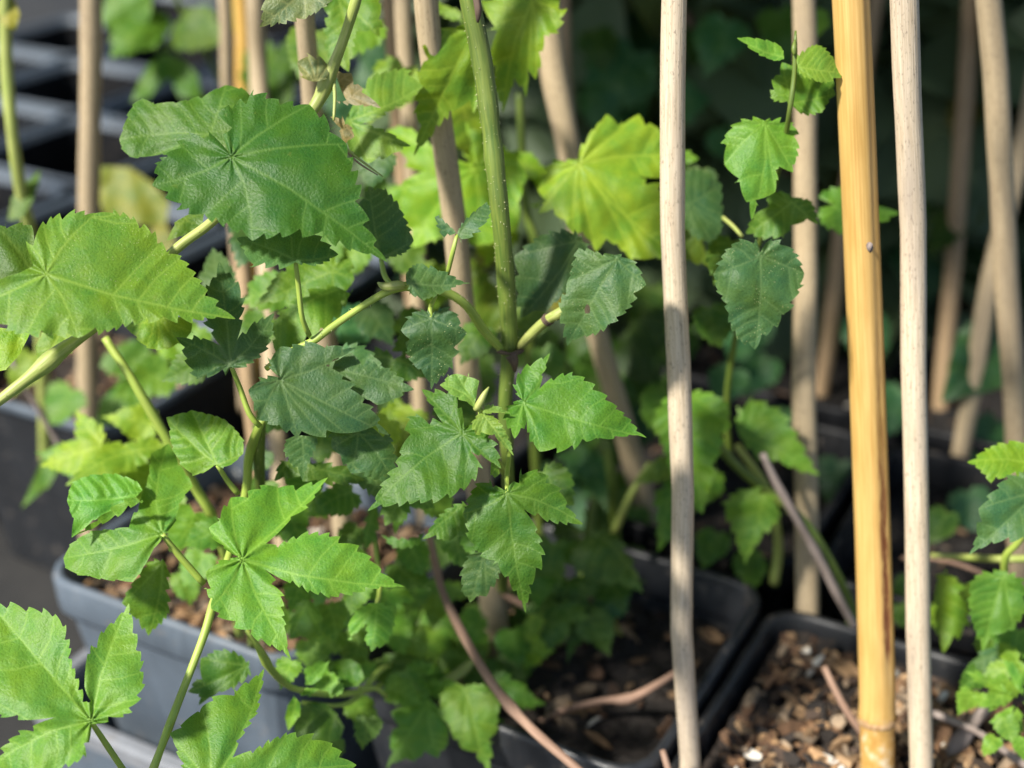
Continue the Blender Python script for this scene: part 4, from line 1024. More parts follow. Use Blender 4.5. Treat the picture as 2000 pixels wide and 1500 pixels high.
leaf(E, (1640, 410), 'S1630,400 T1598,385 1604,374 1620,365 1640,362 1665,372 1690,385 T1757,416 1738,430 1715,440 1690,448 1660,456 T1640,459 1620,450 1605,440 1596,425 1598,408', .70, gx=0, gy=-.3, col='bright', tint=.85, h=4)
leaf(E, (1486, 500), 'S1486,492 1482,478 1475,464 1462,462 1442,466 1428,478 1415,488 1408,502 1398,516 1396,526 T1393,536 1396,552 1398,568 1408,582 1415,598 1418,614 1422,630 1430,648 1440,665 1456,674 T1475,683 1480,670 1486,661 1496,656 1506,647 1518,640 1527,630 1536,618 1545,606 1552,596 1555,584 1562,570 1571,556 1569,546 T1571,535 1568,518 1562,500 1552,488 1542,478 1526,468 1508,466 S1496,474', .60, gx=0, gy=-.05, col='teal', tint=1.35, h=2.8, speck=.7, quilt=1.2, label='blue green leaf with yellow spots and pale ribs')
leaf(E, (1345, 400), 'T1410,360 1395,342 1375,330 1345,332 1325,350 1320,420 1340,450 1365,472 1390,475 1410,452 1414,420', .67, gx=.1, gy=-.1, col='teal', tint=1.2, h=4, teeth=18)
leaf(E, (1345, 440), 'T1388,522 1380,500 1375,470 1355,430 1335,420 1325,470 1340,512 1365,518', .685, gx=0, gy=0, col='light', tint=.8, h=4, teeth=18)
leaf(E, (1420, 500), 'T1460,640 1430,610 1405,570 1385,530 1375,500 1400,490 1430,520 1450,580', .64, gx=0, gy=0, col='bright', tint=.7, h=4, teeth=20)
leaf(E, (1340, 300), 'T1365,310 1350,295 1335,290 1325,320 1345,330', .70, gx=0, gy=0, col='bright', h=4)
stem('petiole', [(1412, 425, .66, 8), (1430, 440, .655, 8), (1450, 462, .65, 7)], M_BINE, E)

# --- blurred plant low behind the pale cane
Fp = plant(1500, 1200, .78, 'blurred light green plant low behind the pale cane')
stem('stem', [(1380, 830, .735, 14), (1420, 890, .745, 18), (1480, 945, .75, 20), (1560, 1010, .75, 22), (1620, 1100, .76, 24), (1660, 1190, .775, 24), (1672, 1260, .785, 22)], M_STEM, Fp, seed=51)
stem('stem', [(1440, 870, .76, 14), (1500, 960, .77, 16), (1520, 1060, .79, 18), (1512, 1140, .80, 20)], M_BINE, Fp, seed=52)
leaf(Fp, (1350, 775), 'S1340,770 1310,762 1290,785 1274,805 1270,830 1280,850 1290,870 1310,930 1330,970 T1372,1004 1380,985 1390,950 1394,930 1400,905 1410,880 1415,858 T1428,832 1425,812 1429,791 1412,778 1395,768 1370,760', .72, gx=0, gy=-.2, col='light', tint=1.0, h=4, teeth=24, quilt=1.6, label='pleated light leaf hanging behind the pale cane')
leaf(Fp, (1450, 850), 'S1440,840 1436,815 1440,792 1470,775 1500,786 1525,798 1545,820 1560,850 1575,880 T1600,928 1570,925 1545,914 1515,902 1485,905 1460,880', .745, gx=0, gy=-.3, col='light', tint=.85, h=4, teeth=24)
leaf(Fp, (1490, 955), 'T1455,1102 1438,1065 1420,1020 1408,985 1440,957 1490,950 1520,972 1526,1010 1500,1042 1478,1065', .74, gx=0, gy=-.1, col='light', tint=.9, h=4, teeth=26)
leaf(Fp, (1300, 880), 'T1235,945 1262,915 1290,890 1310,890 1315,930 1280,945', .75, gx=0, gy=-.2, col='light', tint=.75, h=4, teeth=24)
leaf(Fp, (1320, 930), 'T1285,1078 1280,1020 1275,965 1310,930 1335,950 1330,1020 1310,1060', .76, gx=0, gy=-.2, col='bright', tint=.75, h=4, teeth=24)
stem('petiole', [(1270, 905, .76, 14), (1230, 970, .77, 16), (1200, 1040, .79, 16)], M_BINE, Fp)
stem('petiole', [(1185, 860, .80, 18), (1195, 950, .81, 18), (1205, 1060, .84, 18)], M_STEM, Fp)

# --- plant cut by the right edge
G = plant(1985, 1400, .70, 'hop plant cut by the right edge with a pale new shoot at its foot')
stem('stem', [(2040, 900, .64, 14), (2000, 1040, .66, 14), (1965, 1085, .67, 16), (1962, 1130, .68, 14)], M_LIME, G, seed=61)
stem('stem', [(1820, 1085, .72, 12), (1880, 1088, .71, 14), (1960, 1092, .69, 16), (2050, 1090, .69, 16)], M_BINE, G, seed=62)
stem('stem', [(1850, 1490, .70, 34), (1880, 1440, .70, 32), (1915, 1395, .70, 26), (1950, 1370, .70, 14)], M_GTWIG, G, seed=63)
leaf(G, (2010, 905), 'T1889,903 1906,890 1922,876 1934,872 1947,865 1970,860 2000,854 2050,860 2060,900 2010,925 1985,935 1965,928 1950,936 1933,946 1925,932 1915,922 1905,912', .63, gx=0, gy=-.5, col='lime', tint=.9, h=3, label='yellow green leaf cut by the right edge')
leaf(G, (2030, 960), 'S2020,930 1990,922 1965,928 1946,948 1926,970 1922,982 T1911,994 1908,1020 1902,1048 1900,1064 T1892,1084 1915,1072 1940,1062 1972,1060 2000,1056 2060,1050 2080,960', .615, gx=0, gy=-.35, col='teal', tint=1.5, h=3, label='blue green leaf below the yellow green one at right edge')
leaf(G, (1961, 1122), 'S1958,1115 1940,1112 1917,1115 1902,1126 1891,1139 1892,1158 1888,1174 1892,1188 1891,1203 1898,1218 1903,1232 1908,1250 T1919,1273 1936,1250 1954,1231 1966,1234 T1980,1231 1992,1216 2003,1199 2012,1165 2005,1132 1985,1118 1968,1116', .66, gx=0, gy=-.1, col='mid', tint=1.5, h=3.2, quilt=1.4)
leaf(G, (1840, 1120), 'T1842,1276 1828,1240 1824,1180 1826,1125 1848,1112 1870,1130 1890,1150 1896,1200 1895,1225 1872,1250', .70, gx=0, gy=-.1, col='lime', tint=.7, h=4, teeth=40)
leaf(G, (1990, 1250), 'T1890,1300 1910,1275 1940,1258 1980,1250 2010,1270 2000,1310 1950,1330 1915,1320', .68, gx=0, gy=-.3, col='teal', tint=1.5, h=4, teeth=24)
for J_, o_, t_ in (((1978, 1366), 'T1887,1312 1905,1308 1930,1318 1955,1335 1975,1355 1950,1352 1920,1340 1900,1330', 1.1),
                   ((1980, 1372), 'T1898,1360 1915,1352 1945,1356 1975,1368 1960,1382 1930,1390 1908,1380', 1.2),
                   ((1985, 1376), 'T1932,1412 1942,1398 1960,1386 1982,1378 1975,1398 1955,1412', 1.2),
                   ((1988, 1378), 'T1988,1456 1972,1430 1976,1400 1986,1380 2000,1400 2000,1430', 1.25),
                   ((1992, 1360), 'T1960,1290 1975,1290 2000,1310 2005,1345 1995,1360 1975,1330', 1.1),
                   ((1996, 1366), 'T2040,1330 2030,1360 2040,1400 2010,1390 1998,1370 2005,1345', 1.2)):
    leaf(G, J_, o_, .665, gx=.1, gy=-.4, col='bright', tint=t_, h=3, quilt=1.6, kd=.3)

# --- seedlings low in the middle pot
H = plant(790, 1420, .74, 'low seedlings with small bright leaves in the middle pot', 'hop seedling', 'hop seedlings in the front pots')
stem('stem', [(736, 1180, .64, 9), (742, 1150, .65, 9), (735, 1080, .66, 9), (725, 1000, .67, 9)], M_LIME, H)
stem('stem', [(850, 1350, .73, 22), (905, 1310, .735, 20), (925, 1290, .74, 12), (935, 1300, .745, 10)], M_BINE, H)
stem('stem', [(590, 1372, .65, 8), (660, 1378, .66, 9), (700, 1360, .67, 10), (740, 1310, .68, 12), (760, 1300, .69, 9)], M_LIME, H)
stem('stem', [(700, 1345, .67, 10), (735, 1345, .675, 10), (755, 1360, .68, 8)], M_LIME, H)
leaf(H, (736, 1181), 'S730,1178 716,1179 706,1186 688,1195 688,1206 T680,1221 690,1222 T678,1250 694,1238 709,1227 715,1220 S719,1216 714,1232 711,1252 718,1262 T725,1273 740,1266 758,1259 764,1242 772,1224 772,1212 769,1202 772,1193 769,1185 752,1178', .635, gx=0, gy=-.4, col='bright', tint=1.15, h=2.6, kd=.28, label='small bright two lobed leaf above the pot corner')
leaf(H, (838, 1370), 'S836,1362 818,1354 797,1378 T764,1391 775,1404 768,1424 757,1441 762,1462 T754,1504 768,1490 783,1479 797,1484 811,1490 826,1474 842,1461 T856,1480 866,1466 877,1455 877,1442 877,1430 872,1405 858,1385', .70, gx=.1, gy=-.3, col='bright', tint=.95, h=3, label='seedling leaf over the edge of the middle pot')
leaf(H, (911, 1346), 'S905,1340 888,1332 876,1333 866,1345 856,1360 858,1376 T854,1392 870,1420 888,1445 896,1452 T902,1462 918,1468 928,1480 940,1490 T956,1516 962,1480 965,1452 966,1434 975,1420 974,1404 972,1390 976,1384 T983,1377 974,1365 965,1353 956,1344 947,1335 930,1334', .695, gx=0, gy=-.35, col='bright', tint=.9, h=3, label='bright seedling leaf beside the brown twig')
leaf(H, (965, 1330), 'T1067,1375 1045,1362 1030,1340 1000,1318 970,1300 955,1315 960,1345 990,1375 1025,1390', .725, gx=0, gy=-.4, col='mid', tint=.8, h=4, teeth=28)
leaf(H, (845, 1160), 'T810,1232 822,1200 840,1165 860,1150 880,1190 895,1240 T890,1312 865,1305 845,1290 825,1260', .78, gx=0, gy=-.2, col='bright', tint=.75, h=4, teeth=28)
leaf(H, (915, 1180), 'T905,1240 903,1205 912,1182 940,1172 952,1210 950,1260 T945,1295 925,1280', .78, gx=0, gy=0, col='bright', tint=.7, h=4, teeth=28)
leaf(H, (800, 1290), 'T700,1310 730,1290 770,1268 810,1262 845,1282 850,1310 820,1330 780,1345 740,1340', .72, gx=0, gy=-.5, col='mid', tint=1.0, h=4, teeth=30)
leaf(H, (690, 1340), 'T640,1330 642,1305 660,1290 685,1285 705,1300 T712,1325 700,1340 670,1345', .66, gx=0, gy=-.4, col='mid', tint=1.1, h=3.5, teeth=26, kd=.08)
leaf(H, (638, 1385), 'T576,1440 572,1405 588,1378 612,1368 640,1375 660,1395 T672,1420 666,1445 640,1452 605,1455', .65, gx=.1, gy=-.3, col='mid', tint=.8, h=3.5, teeth=30, kd=.08)
leaf(H, (590, 1345), 'T644,1290 632,1304 612,1310 598,1322 595,1338 612,1338 630,1322', .64, gx=0, gy=-.3, col='bright', tint=1.15, h=2.6, kd=.05)
leaf(H, (580, 1355), 'T563,1428 556,1405 560,1380 574,1358 588,1375 586,1400', .64, gx=0, gy=0, col='bright', tint=1.15, h=2.6, kd=.05)
leaf(H, (578, 1350), 'T625,1346 610,1356 590,1360 582,1352 600,1342', .638, gx=0, gy=-.3, col='bright', tint=1.15, h=2.6, kd=.05)
leaf(H, (600, 1180), 'T565,1250 562,1220 570,1190 585,1165 610,1165 630,1190 T630,1240 612,1255 590,1250', .66, gx=0, gy=-.3, col='bright', tint=.75, h=3.5, teeth=28)
leaf(H, (590, 1160), 'T640,1140 615,1170 580,1185 560,1165 580,1140', .67, gx=0, gy=-.3, col='bright', tint=.7, h=3.5, teeth=28)
leaf(H, (665, 1260), 'T735,1240 700,1262 675,1285 650,1280 650,1255 680,1245', .70, gx=0, gy=-.4, col='mid', tint=.9, h=3.5, teeth=28)
leaf(H, (790, 1020), 'T745,1045 765,1070 800,1072 825,1060 830,1040 800,1050', .64, gx=0, gy=-.4, col='mid', tint=1.0, h=3, teeth=16)
leaf(H, (735, 985), 'T712,1075 708,1040 715,1000 735,985 742,1010 736,1060', .66, gx=0, gy=0, col='mid', tint=1.1, h=3.2, teeth=22)
leaf(H, (780, 990), 'T772,1045 760,1015 755,990 790,985 800,1000 785,1025', .65, gx=0, gy=0, col='bright', tint=1.1, h=3.2, teeth=22)
leaf(H, (640, 985), 'T668,1000 650,975 625,960 605,975 600,1010 635,1008', .66, gx=0, gy=-.3, col='mid', tint=.9, h=3.2, teeth=18)

# --- dark leaves low behind the centre
K = plant(1130, 1240, .86, 'dark green hop plant in shade low behind the centre stem')
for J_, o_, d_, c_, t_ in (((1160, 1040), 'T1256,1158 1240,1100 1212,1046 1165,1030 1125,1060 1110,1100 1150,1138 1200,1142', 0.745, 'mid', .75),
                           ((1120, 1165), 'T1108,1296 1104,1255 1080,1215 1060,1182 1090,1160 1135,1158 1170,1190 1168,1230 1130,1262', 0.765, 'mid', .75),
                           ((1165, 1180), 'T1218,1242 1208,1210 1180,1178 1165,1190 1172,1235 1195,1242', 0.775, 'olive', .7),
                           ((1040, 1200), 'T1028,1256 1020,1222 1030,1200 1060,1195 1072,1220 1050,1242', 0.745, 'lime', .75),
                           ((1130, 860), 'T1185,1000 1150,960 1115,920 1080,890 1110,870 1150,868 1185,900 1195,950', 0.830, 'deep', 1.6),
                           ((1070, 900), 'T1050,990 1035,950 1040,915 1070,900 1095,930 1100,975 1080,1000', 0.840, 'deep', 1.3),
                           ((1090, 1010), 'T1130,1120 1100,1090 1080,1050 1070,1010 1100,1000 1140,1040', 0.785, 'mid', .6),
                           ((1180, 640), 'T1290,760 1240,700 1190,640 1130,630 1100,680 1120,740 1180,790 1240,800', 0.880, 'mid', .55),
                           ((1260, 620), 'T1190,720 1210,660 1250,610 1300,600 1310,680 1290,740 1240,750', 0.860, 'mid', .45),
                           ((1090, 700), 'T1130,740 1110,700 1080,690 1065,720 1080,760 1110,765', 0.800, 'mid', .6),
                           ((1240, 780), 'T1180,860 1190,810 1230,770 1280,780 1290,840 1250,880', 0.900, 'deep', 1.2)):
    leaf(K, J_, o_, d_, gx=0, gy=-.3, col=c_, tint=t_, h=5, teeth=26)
stem('stem', [(1140, 1290, .87, 18), (1135, 1180, .85, 16), (1150, 1060, .84, 14), (1170, 900, .84, 14), (1190, 700, .86, 14)], M_STEM, K)

# --- blurred plants at far left
I = plant(250, 880, .90, 'blurred green plant standing behind the lower left pot')
stem('stem', [(280, 790, .86, 12), (300, 840, .87, 10), (330, 890, .88, 10)], M_BINE, I)
leaf(I, (262, 740), 'T186,832 194,785 225,752 262,725 T362,684 352,726 300,772 268,818 228,832', .85, gx=0, gy=-.5, col='bright', tint=.8, h=6, teeth=60, kd=.05)
leaf(I, (45, 640), 'T0,640 60,648 42,688 12,724 -30,730 -40,650', .56, gx=0, gy=-.4, col='lime', tint=1.0, h=5, teeth=60, kd=.04)
leaf(I, (310, 620), 'T246,640 262,622 300,612 375,622 378,650 352,672 325,683 285,679', .60, gx=0, gy=-.5, col='lime', tint=.95, h=3.5, teeth=26, kd=.12)
leaf(I, (120, 640), 'T75,715 68,680 80,650 120,640 150,655 140,690 105,715', .62, gx=0, gy=-.4, col='lime', tint=.9, h=4, teeth=40, kd=.06)
leaf(I, (95, 870), 'T42,992 66,935 88,880 114,878 120,910 92,955', .85, gx=0, gy=-.2, col='bright', tint=.85, h=6, teeth=50, kd=.05)
leaf(I, (120, 880), 'T150,930 130,890 108,868 100,890 125,920', .87, gx=0, gy=-.2, col='bright', tint=.8, h=6, teeth=50, kd=.05)
leaf(I, (360, 430), 'T326,470 340,435 370,415 400,412 395,440 355,462', .60, gx=0, gy=-.5, col='light', tint=.7, h=4, teeth=40, kd=.06)
J2 = plant(40, 440, .80, 'tall blurred yellowish stem with small leaves at left edge')
stem('stem', [(5, -120, .75, 26), (10, 0, .76, 26), (12, 120, .77, 24), (24, 260, .78, 24), (42, 380, .80, 25), (62, 470, .82, 25), (80, 640, .86, 25), (90, 900, .93, 25)], M_BINE, J2)
leaf(J2, (40, 400), 'T15,430 20,390 40,365 62,345 80,330 75,365 60,400 40,430', .80, gx=0, gy=-.3, col='bright', tint=.7, h=6, teeth=40, kd=.06)
leaf(J2, (12, 20), 'T30,60 40,30 30,0 10,-10 -10,20 5,50', .76, gx=0, gy=-.3, col='olive', tint=.9, h=6, teeth=40, kd=.06)
L_ = plant(330, 260, 1.05, 'blurred plant with broad drooping green leaves among the black pots', 'potted plant', None)
stem('stem', [(330, -40, 1.0, 9), (365, 40, 1.02, 10), (410, 115, 1.05, 12), (450, 200, 1.08, 12)], M_STEM, L_)
leaf(L_, (250, -20), 'T250,110 236,75 214,62 198,40 206,-20 300,-20 294,35 276,72', 1.0, gx=0, gy=0, col='bright', tint=.9, h=7, teeth=70, kd=.04)
leaf(L_, (320, 105), 'T256,200 270,160 290,125 322,100 362,118 388,150 T394,195 352,192 S332,152 310,170 290,192', 1.02, gx=0, gy=-.4, col='bright', tint=.6, h=7, teeth=70, kd=.04)
leaf(L_, (255, 330), 'T196,325 250,325 300,355 332,398 T322,445 255,440 205,432 192,380', .98, gx=0, gy=-.4, col='olive', tint=.8, h=7, teeth=60, kd=.05, label='broad olive yellow leaf')
leaf(L_, (310, 440), 'T330,520 345,470 325,440 300,430 290,470', .96, gx=0, gy=-.4, col='olive', tint=.75, h=7, teeth=50, kd=.05)
leaf(L_, (560, 150), 'T505,200 520,140 545,90 575,70 580,130 570,200 540,240', .95, gx=0, gy=-.2, col='bright', tint=.55, h=7, teeth=30, kd=.12)
leaf(L_, (430, 20), 'T440,70 425,40 430,0 470,-20 490,20 470,60', 1.0, gx=0, gy=-.2, col='bright', tint=.7, h=7, teeth=30, kd=.1)
leaf(L_, (725, 90), 'T690,200 700,120 720,60 760,70 755,140 730,200', .90, gx=0, gy=-.2, col='deep', tint=1.5, h=7, teeth=30, kd=.12)

Q = plant(1880, 760, .92, 'dark plant with one broad leaf hanging between the right canes', 'potted plant', None)
# --- smaller leaves that fill the plants, grown from two leaf patterns
PAT = {'egg': [('S', 0, .02), ('', .2, -.11), ('', .37, -.02), ('', .45, .15), ('', .46, .33), ('', .40, .52), ('', .30, .70), ('', .17, .86), ('T', 0, 1.06)],
       'three': [('S', 0, .02), ('', .2, -.15), ('', .42, -.13), ('', .58, 0), ('T', .76, .20), ('', .60, .32), ('', .42, .37), ('S', .25, .38), ('', .35, .54), ('', .33, .70), ('', .2, .88), ('T', 0, 1.12)]}
def tleaf(pl, u, v, L, ang, d_, kind='egg', col='mid', tint=1.0, wide=1.0, gy=-.4, h=4, **kw):
    g = rng(int(u * 7 + v * 13) % 99991)
    half = PAT[kind]
    pts = half + [(f, -x, y) for f, x, y in half[-2:0:-1]]
    ca, sa = math.cos(R(ang)), math.sin(R(ang))
    s = []
    for f, x, y in pts:
        x2 = x * wide * (1 + g.normal(0, .06)); y2 = y * (1 + g.normal(0, .05))
        s.append('%s%.1f,%.1f' % (f, u + (x2 * ca - y2 * sa) * L, v + (x2 * sa + y2 * ca) * L * .92))
    return leaf(pl, (u, v), ' '.join(s), d_, gx=g.normal(0, .2), gy=gy + g.normal(0, .2), col=col, tint=tint * (1 + g.normal(0, .08)), h=h, **kw)
FILL = [
 # middle plant: dark and mid leaves crowding behind the sharp ones
 (B, 660, 700, 110, -60, 0.610, 'egg', 'teal', 1.3), (B, 610, 905, 95, 20, 0.630, 'egg', 'mid', .9), (B, 720, 905, 90, -25, 0.620, 'egg', 'teal', 1.1),
 (B, 800, 950, 90, 30, 0.630, 'three', 'mid', 1.0), (B, 850, 640, 95, 60, 0.640, 'egg', 'mid', .8), (B, 770, 700, 105, 15, 0.640, 'three', 'mid', .85),
 (B, 880, 770, 100, -15, 0.660, 'egg', 'mid', .7), (B, 945, 640, 85, 30, 0.680, 'egg', 'mid', .75), (B, 1060, 920, 95, -40, 0.640, 'egg', 'mid', .9),
 (B, 720, 600, 90, -30, 0.680, 'egg', 'teal', 1.0), (B, 660, 640, 100, -100, 0.700, 'egg', 'deep', 1.6), (B, 560, 560, 100, 70, 0.660, 'egg', 'light', .8),
 (B, 940, 1010, 90, 10, 0.640, 'egg', 'mid', .85), (B, 690, 960, 85, 60, 0.650, 'egg', 'mid', .9), (B, 615, 780, 95, 160, 0.640, 'egg', 'mid', .9),
 (B, 430, 560, 80, 170, 0.660, 'egg', 'teal', 1.3), (B, 400, 700, 90, 60, 0.640, 'egg', 'mid', 1.0), (B, 505, 420, 110, 20, 0.680, 'egg', 'teal', 1.2),
 (B, 740, 290, 90, 10, 0.660, 'egg', 'teal', 1.2), (B, 780, 620, 80, -60, 0.700, 'egg', 'mid', .8), (B, 850, 880, 70, 60, 0.700, 'egg', 'lime', .8),
 # left plant: leaves between the stems and over the grey pot
 (Cp, 380, 1000, 95, 30, 0.660, 'egg', 'bright', .85), (Cp, 200, 870, 110, 70, 0.700, 'three', 'lime', .9), (Cp, 250, 900, 100, -20, 0.690, 'egg', 'light', .9),
 (Cp, 330, 960, 80, 10, 0.670, 'egg', 'light', .9), (Cp, 560, 1000, 85, -20, 0.660, 'egg', 'mid', 1.0), (Cp, 430, 1030, 80, 60, 0.650, 'egg', 'bright', .8),
 (Cp, 600, 1110, 90, 20, 0.660, 'three', 'bright', .75), (Cp, 640, 1180, 80, -10, 0.670, 'egg', 'bright', .8), (Cp, 560, 1190, 85, 40, 0.670, 'egg', 'mid', 1.1),
 (Cp, 300, 830, 90, 100, 0.720, 'egg', 'lime', .9), (Cp, 330, 720, 110, 60, 0.760, 'egg', 'light', .75), (Cp, 180, 960, 70, 20, 0.700, 'egg', 'light', .9),
 # seedlings, low
 (H, 700, 1130, 75, 10, 0.660, 'egg', 'bright', .9), (H, 770, 1100, 85, -50, 0.680, 'egg', 'mid', 1.0), (H, 820, 1130, 80, 20, 0.720, 'egg', 'mid', .9),
 (H, 760, 1200, 90, -20, 0.720, 'egg', 'bright', .8), (H, 850, 1230, 95, 15, 0.760, 'egg', 'bright', .75), (H, 720, 1290, 80, 50, 0.710, 'egg', 'bright', .85),
 (H, 790, 1310, 80, -30, 0.710, 'three', 'bright', .8), (H, 650, 1290, 70, 20, 0.680, 'egg', 'mid', 1.0), (H, 935, 1300, 95, -30, 0.745, 'egg', 'mid', .75),
 (H, 870, 1070, 80, 60, 0.740, 'egg', 'mid', .8), (H, 690, 1370, 70, -40, 0.680, 'egg', 'bright', .8), (H, 1000, 1270, 90, -10, 0.756, 'egg', 'mid', .7),
 (H, 1040, 1140, 90, 15, 0.790, 'egg', 'mid', .8), (H, 930, 1240, 80, 20, 0.768, 'egg', 'bright', .7),
 # shaded plant behind
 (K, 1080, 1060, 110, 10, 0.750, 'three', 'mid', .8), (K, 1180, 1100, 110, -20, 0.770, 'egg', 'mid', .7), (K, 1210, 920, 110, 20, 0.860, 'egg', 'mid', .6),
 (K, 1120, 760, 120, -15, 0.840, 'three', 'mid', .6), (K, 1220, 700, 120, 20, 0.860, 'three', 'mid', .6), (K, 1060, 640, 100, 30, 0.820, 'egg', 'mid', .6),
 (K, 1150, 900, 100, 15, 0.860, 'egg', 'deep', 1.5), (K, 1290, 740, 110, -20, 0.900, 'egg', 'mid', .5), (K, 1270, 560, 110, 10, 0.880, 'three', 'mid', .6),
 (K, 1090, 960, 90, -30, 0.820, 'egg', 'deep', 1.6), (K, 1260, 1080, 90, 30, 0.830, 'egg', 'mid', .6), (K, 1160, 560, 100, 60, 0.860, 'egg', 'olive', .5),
 # yellow green plant
 (D, 790, 130, 120, 30, 0.720, 'egg', 'lime', .8), (D, 990, 300, 120, 15, 0.720, 'three', 'lime', .85), (D, 860, 520, 100, 10, 0.740, 'egg', 'lime', .7),
 (D, 900, 200, 110, -10, 0.700, 'egg', 'lime', .75), (D, 1080, 480, 100, -40, 0.760, 'egg', 'lime', .7), (D, 980, 440, 90, 20, 0.740, 'egg', 'lime', .75),
 (D, 730, 40, 100, 40, 0.700, 'egg', 'light', .8), (D, 620, 60, 110, 20, 0.720, 'egg', 'light', .7), (D, 760, 360, 90, 30, 0.720, 'egg', 'mid', 1.0),
 # vine at right
 (E, 1430, 470, 90, 20, 0.680, 'egg', 'bright', .75), (E, 1385, 600, 90, -15, 0.720, 'egg', 'mid', .8), (E, 1370, 330, 80, 10, 0.720, 'egg', 'teal', 1.1),
 (E, 1440, 600, 70, 30, 0.740, 'egg', 'mid', .8), (E, 1590, 20, 70, 5, 0.780, 'egg', 'bright', .7), (E, 1420, 40, 120, 20, 0.950, 'egg', 'deep', 2.0),
 (E, 1520, 20, 110, -10, 0.920, 'egg', 'mid', .7), (E, 1350, 160, 110, 20, 1.000, 'egg', 'deep', 1.6), (E, 1410, 250, 100, -30, 1.000, 'egg', 'deep', 1.5),
 # behind the pale cane
 (Fp, 1380, 920, 90, 15, 0.780, 'egg', 'light', .75), (Fp, 1300, 760, 90, 20, 0.780, 'egg', 'mid', .8), (Fp, 1460, 1080, 80, -10, 0.800, 'egg', 'mid', .7),
 (Fp, 1500, 700, 90, 30, 0.950, 'egg', 'deep', 1.4), (Fp, 1540, 800, 90, -10, 0.950, 'egg', 'deep', 1.2),
 # right edge
 (G, 1880, 1140, 85, 20, 0.720, 'egg', 'lime', .8), (G, 1990, 1230, 85, 10, 0.680, 'three', 'mid', 1.3), (G, 1930, 1240, 75, -20, 0.700, 'egg', 'bright', .9),
 (G, 1975, 1330, 70, 40, 0.665, 'egg', 'bright', 1.0), (G, 1960, 1400, 60, -20, 0.660, 'egg', 'bright', 1.1), (G, 1850, 1180, 80, 0, 0.730, 'egg', 'lime', .75),
 (G, 1990, 1290, 75, 60, 0.670, 'three', 'bright', 1.0), (G, 1920, 1310, 60, 50, 0.680, 'egg', 'mid', 1.2), (G, 1780, 1130, 70, 20, 0.800, 'egg', 'mid', .7),
 # dark broad leaves between the right canes
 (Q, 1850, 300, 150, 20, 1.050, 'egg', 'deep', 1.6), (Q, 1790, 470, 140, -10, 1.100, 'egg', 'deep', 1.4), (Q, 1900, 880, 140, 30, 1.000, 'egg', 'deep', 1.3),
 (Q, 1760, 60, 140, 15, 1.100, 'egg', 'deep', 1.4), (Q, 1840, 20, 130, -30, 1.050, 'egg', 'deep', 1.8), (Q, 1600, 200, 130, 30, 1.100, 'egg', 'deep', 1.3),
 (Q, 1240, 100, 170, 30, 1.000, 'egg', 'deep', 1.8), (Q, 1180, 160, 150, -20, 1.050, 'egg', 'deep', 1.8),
 # far left
 (I, 140, 760, 90, 30, 0.850, 'egg', 'bright', .75), (I, 60, 690, 90, 20, 0.800, 'egg', 'lime', .8), (I, 290, 700, 100, 80, 0.840, 'egg', 'bright', .7),
 (L_, 300, 20, 130, 40, 1.000, 'egg', 'bright', .7), (L_, 540, 100, 120, 30, 0.950, 'egg', 'bright', .55), (L_, 560, 230, 100, 50, 0.950, 'egg', 'bright', .5),
 (L_, 680, 160, 110, 0, 0.900, 'egg', 'deep', 1.8), (L_, 420, 40, 110, 60, 1.000, 'egg', 'bright', .6)]
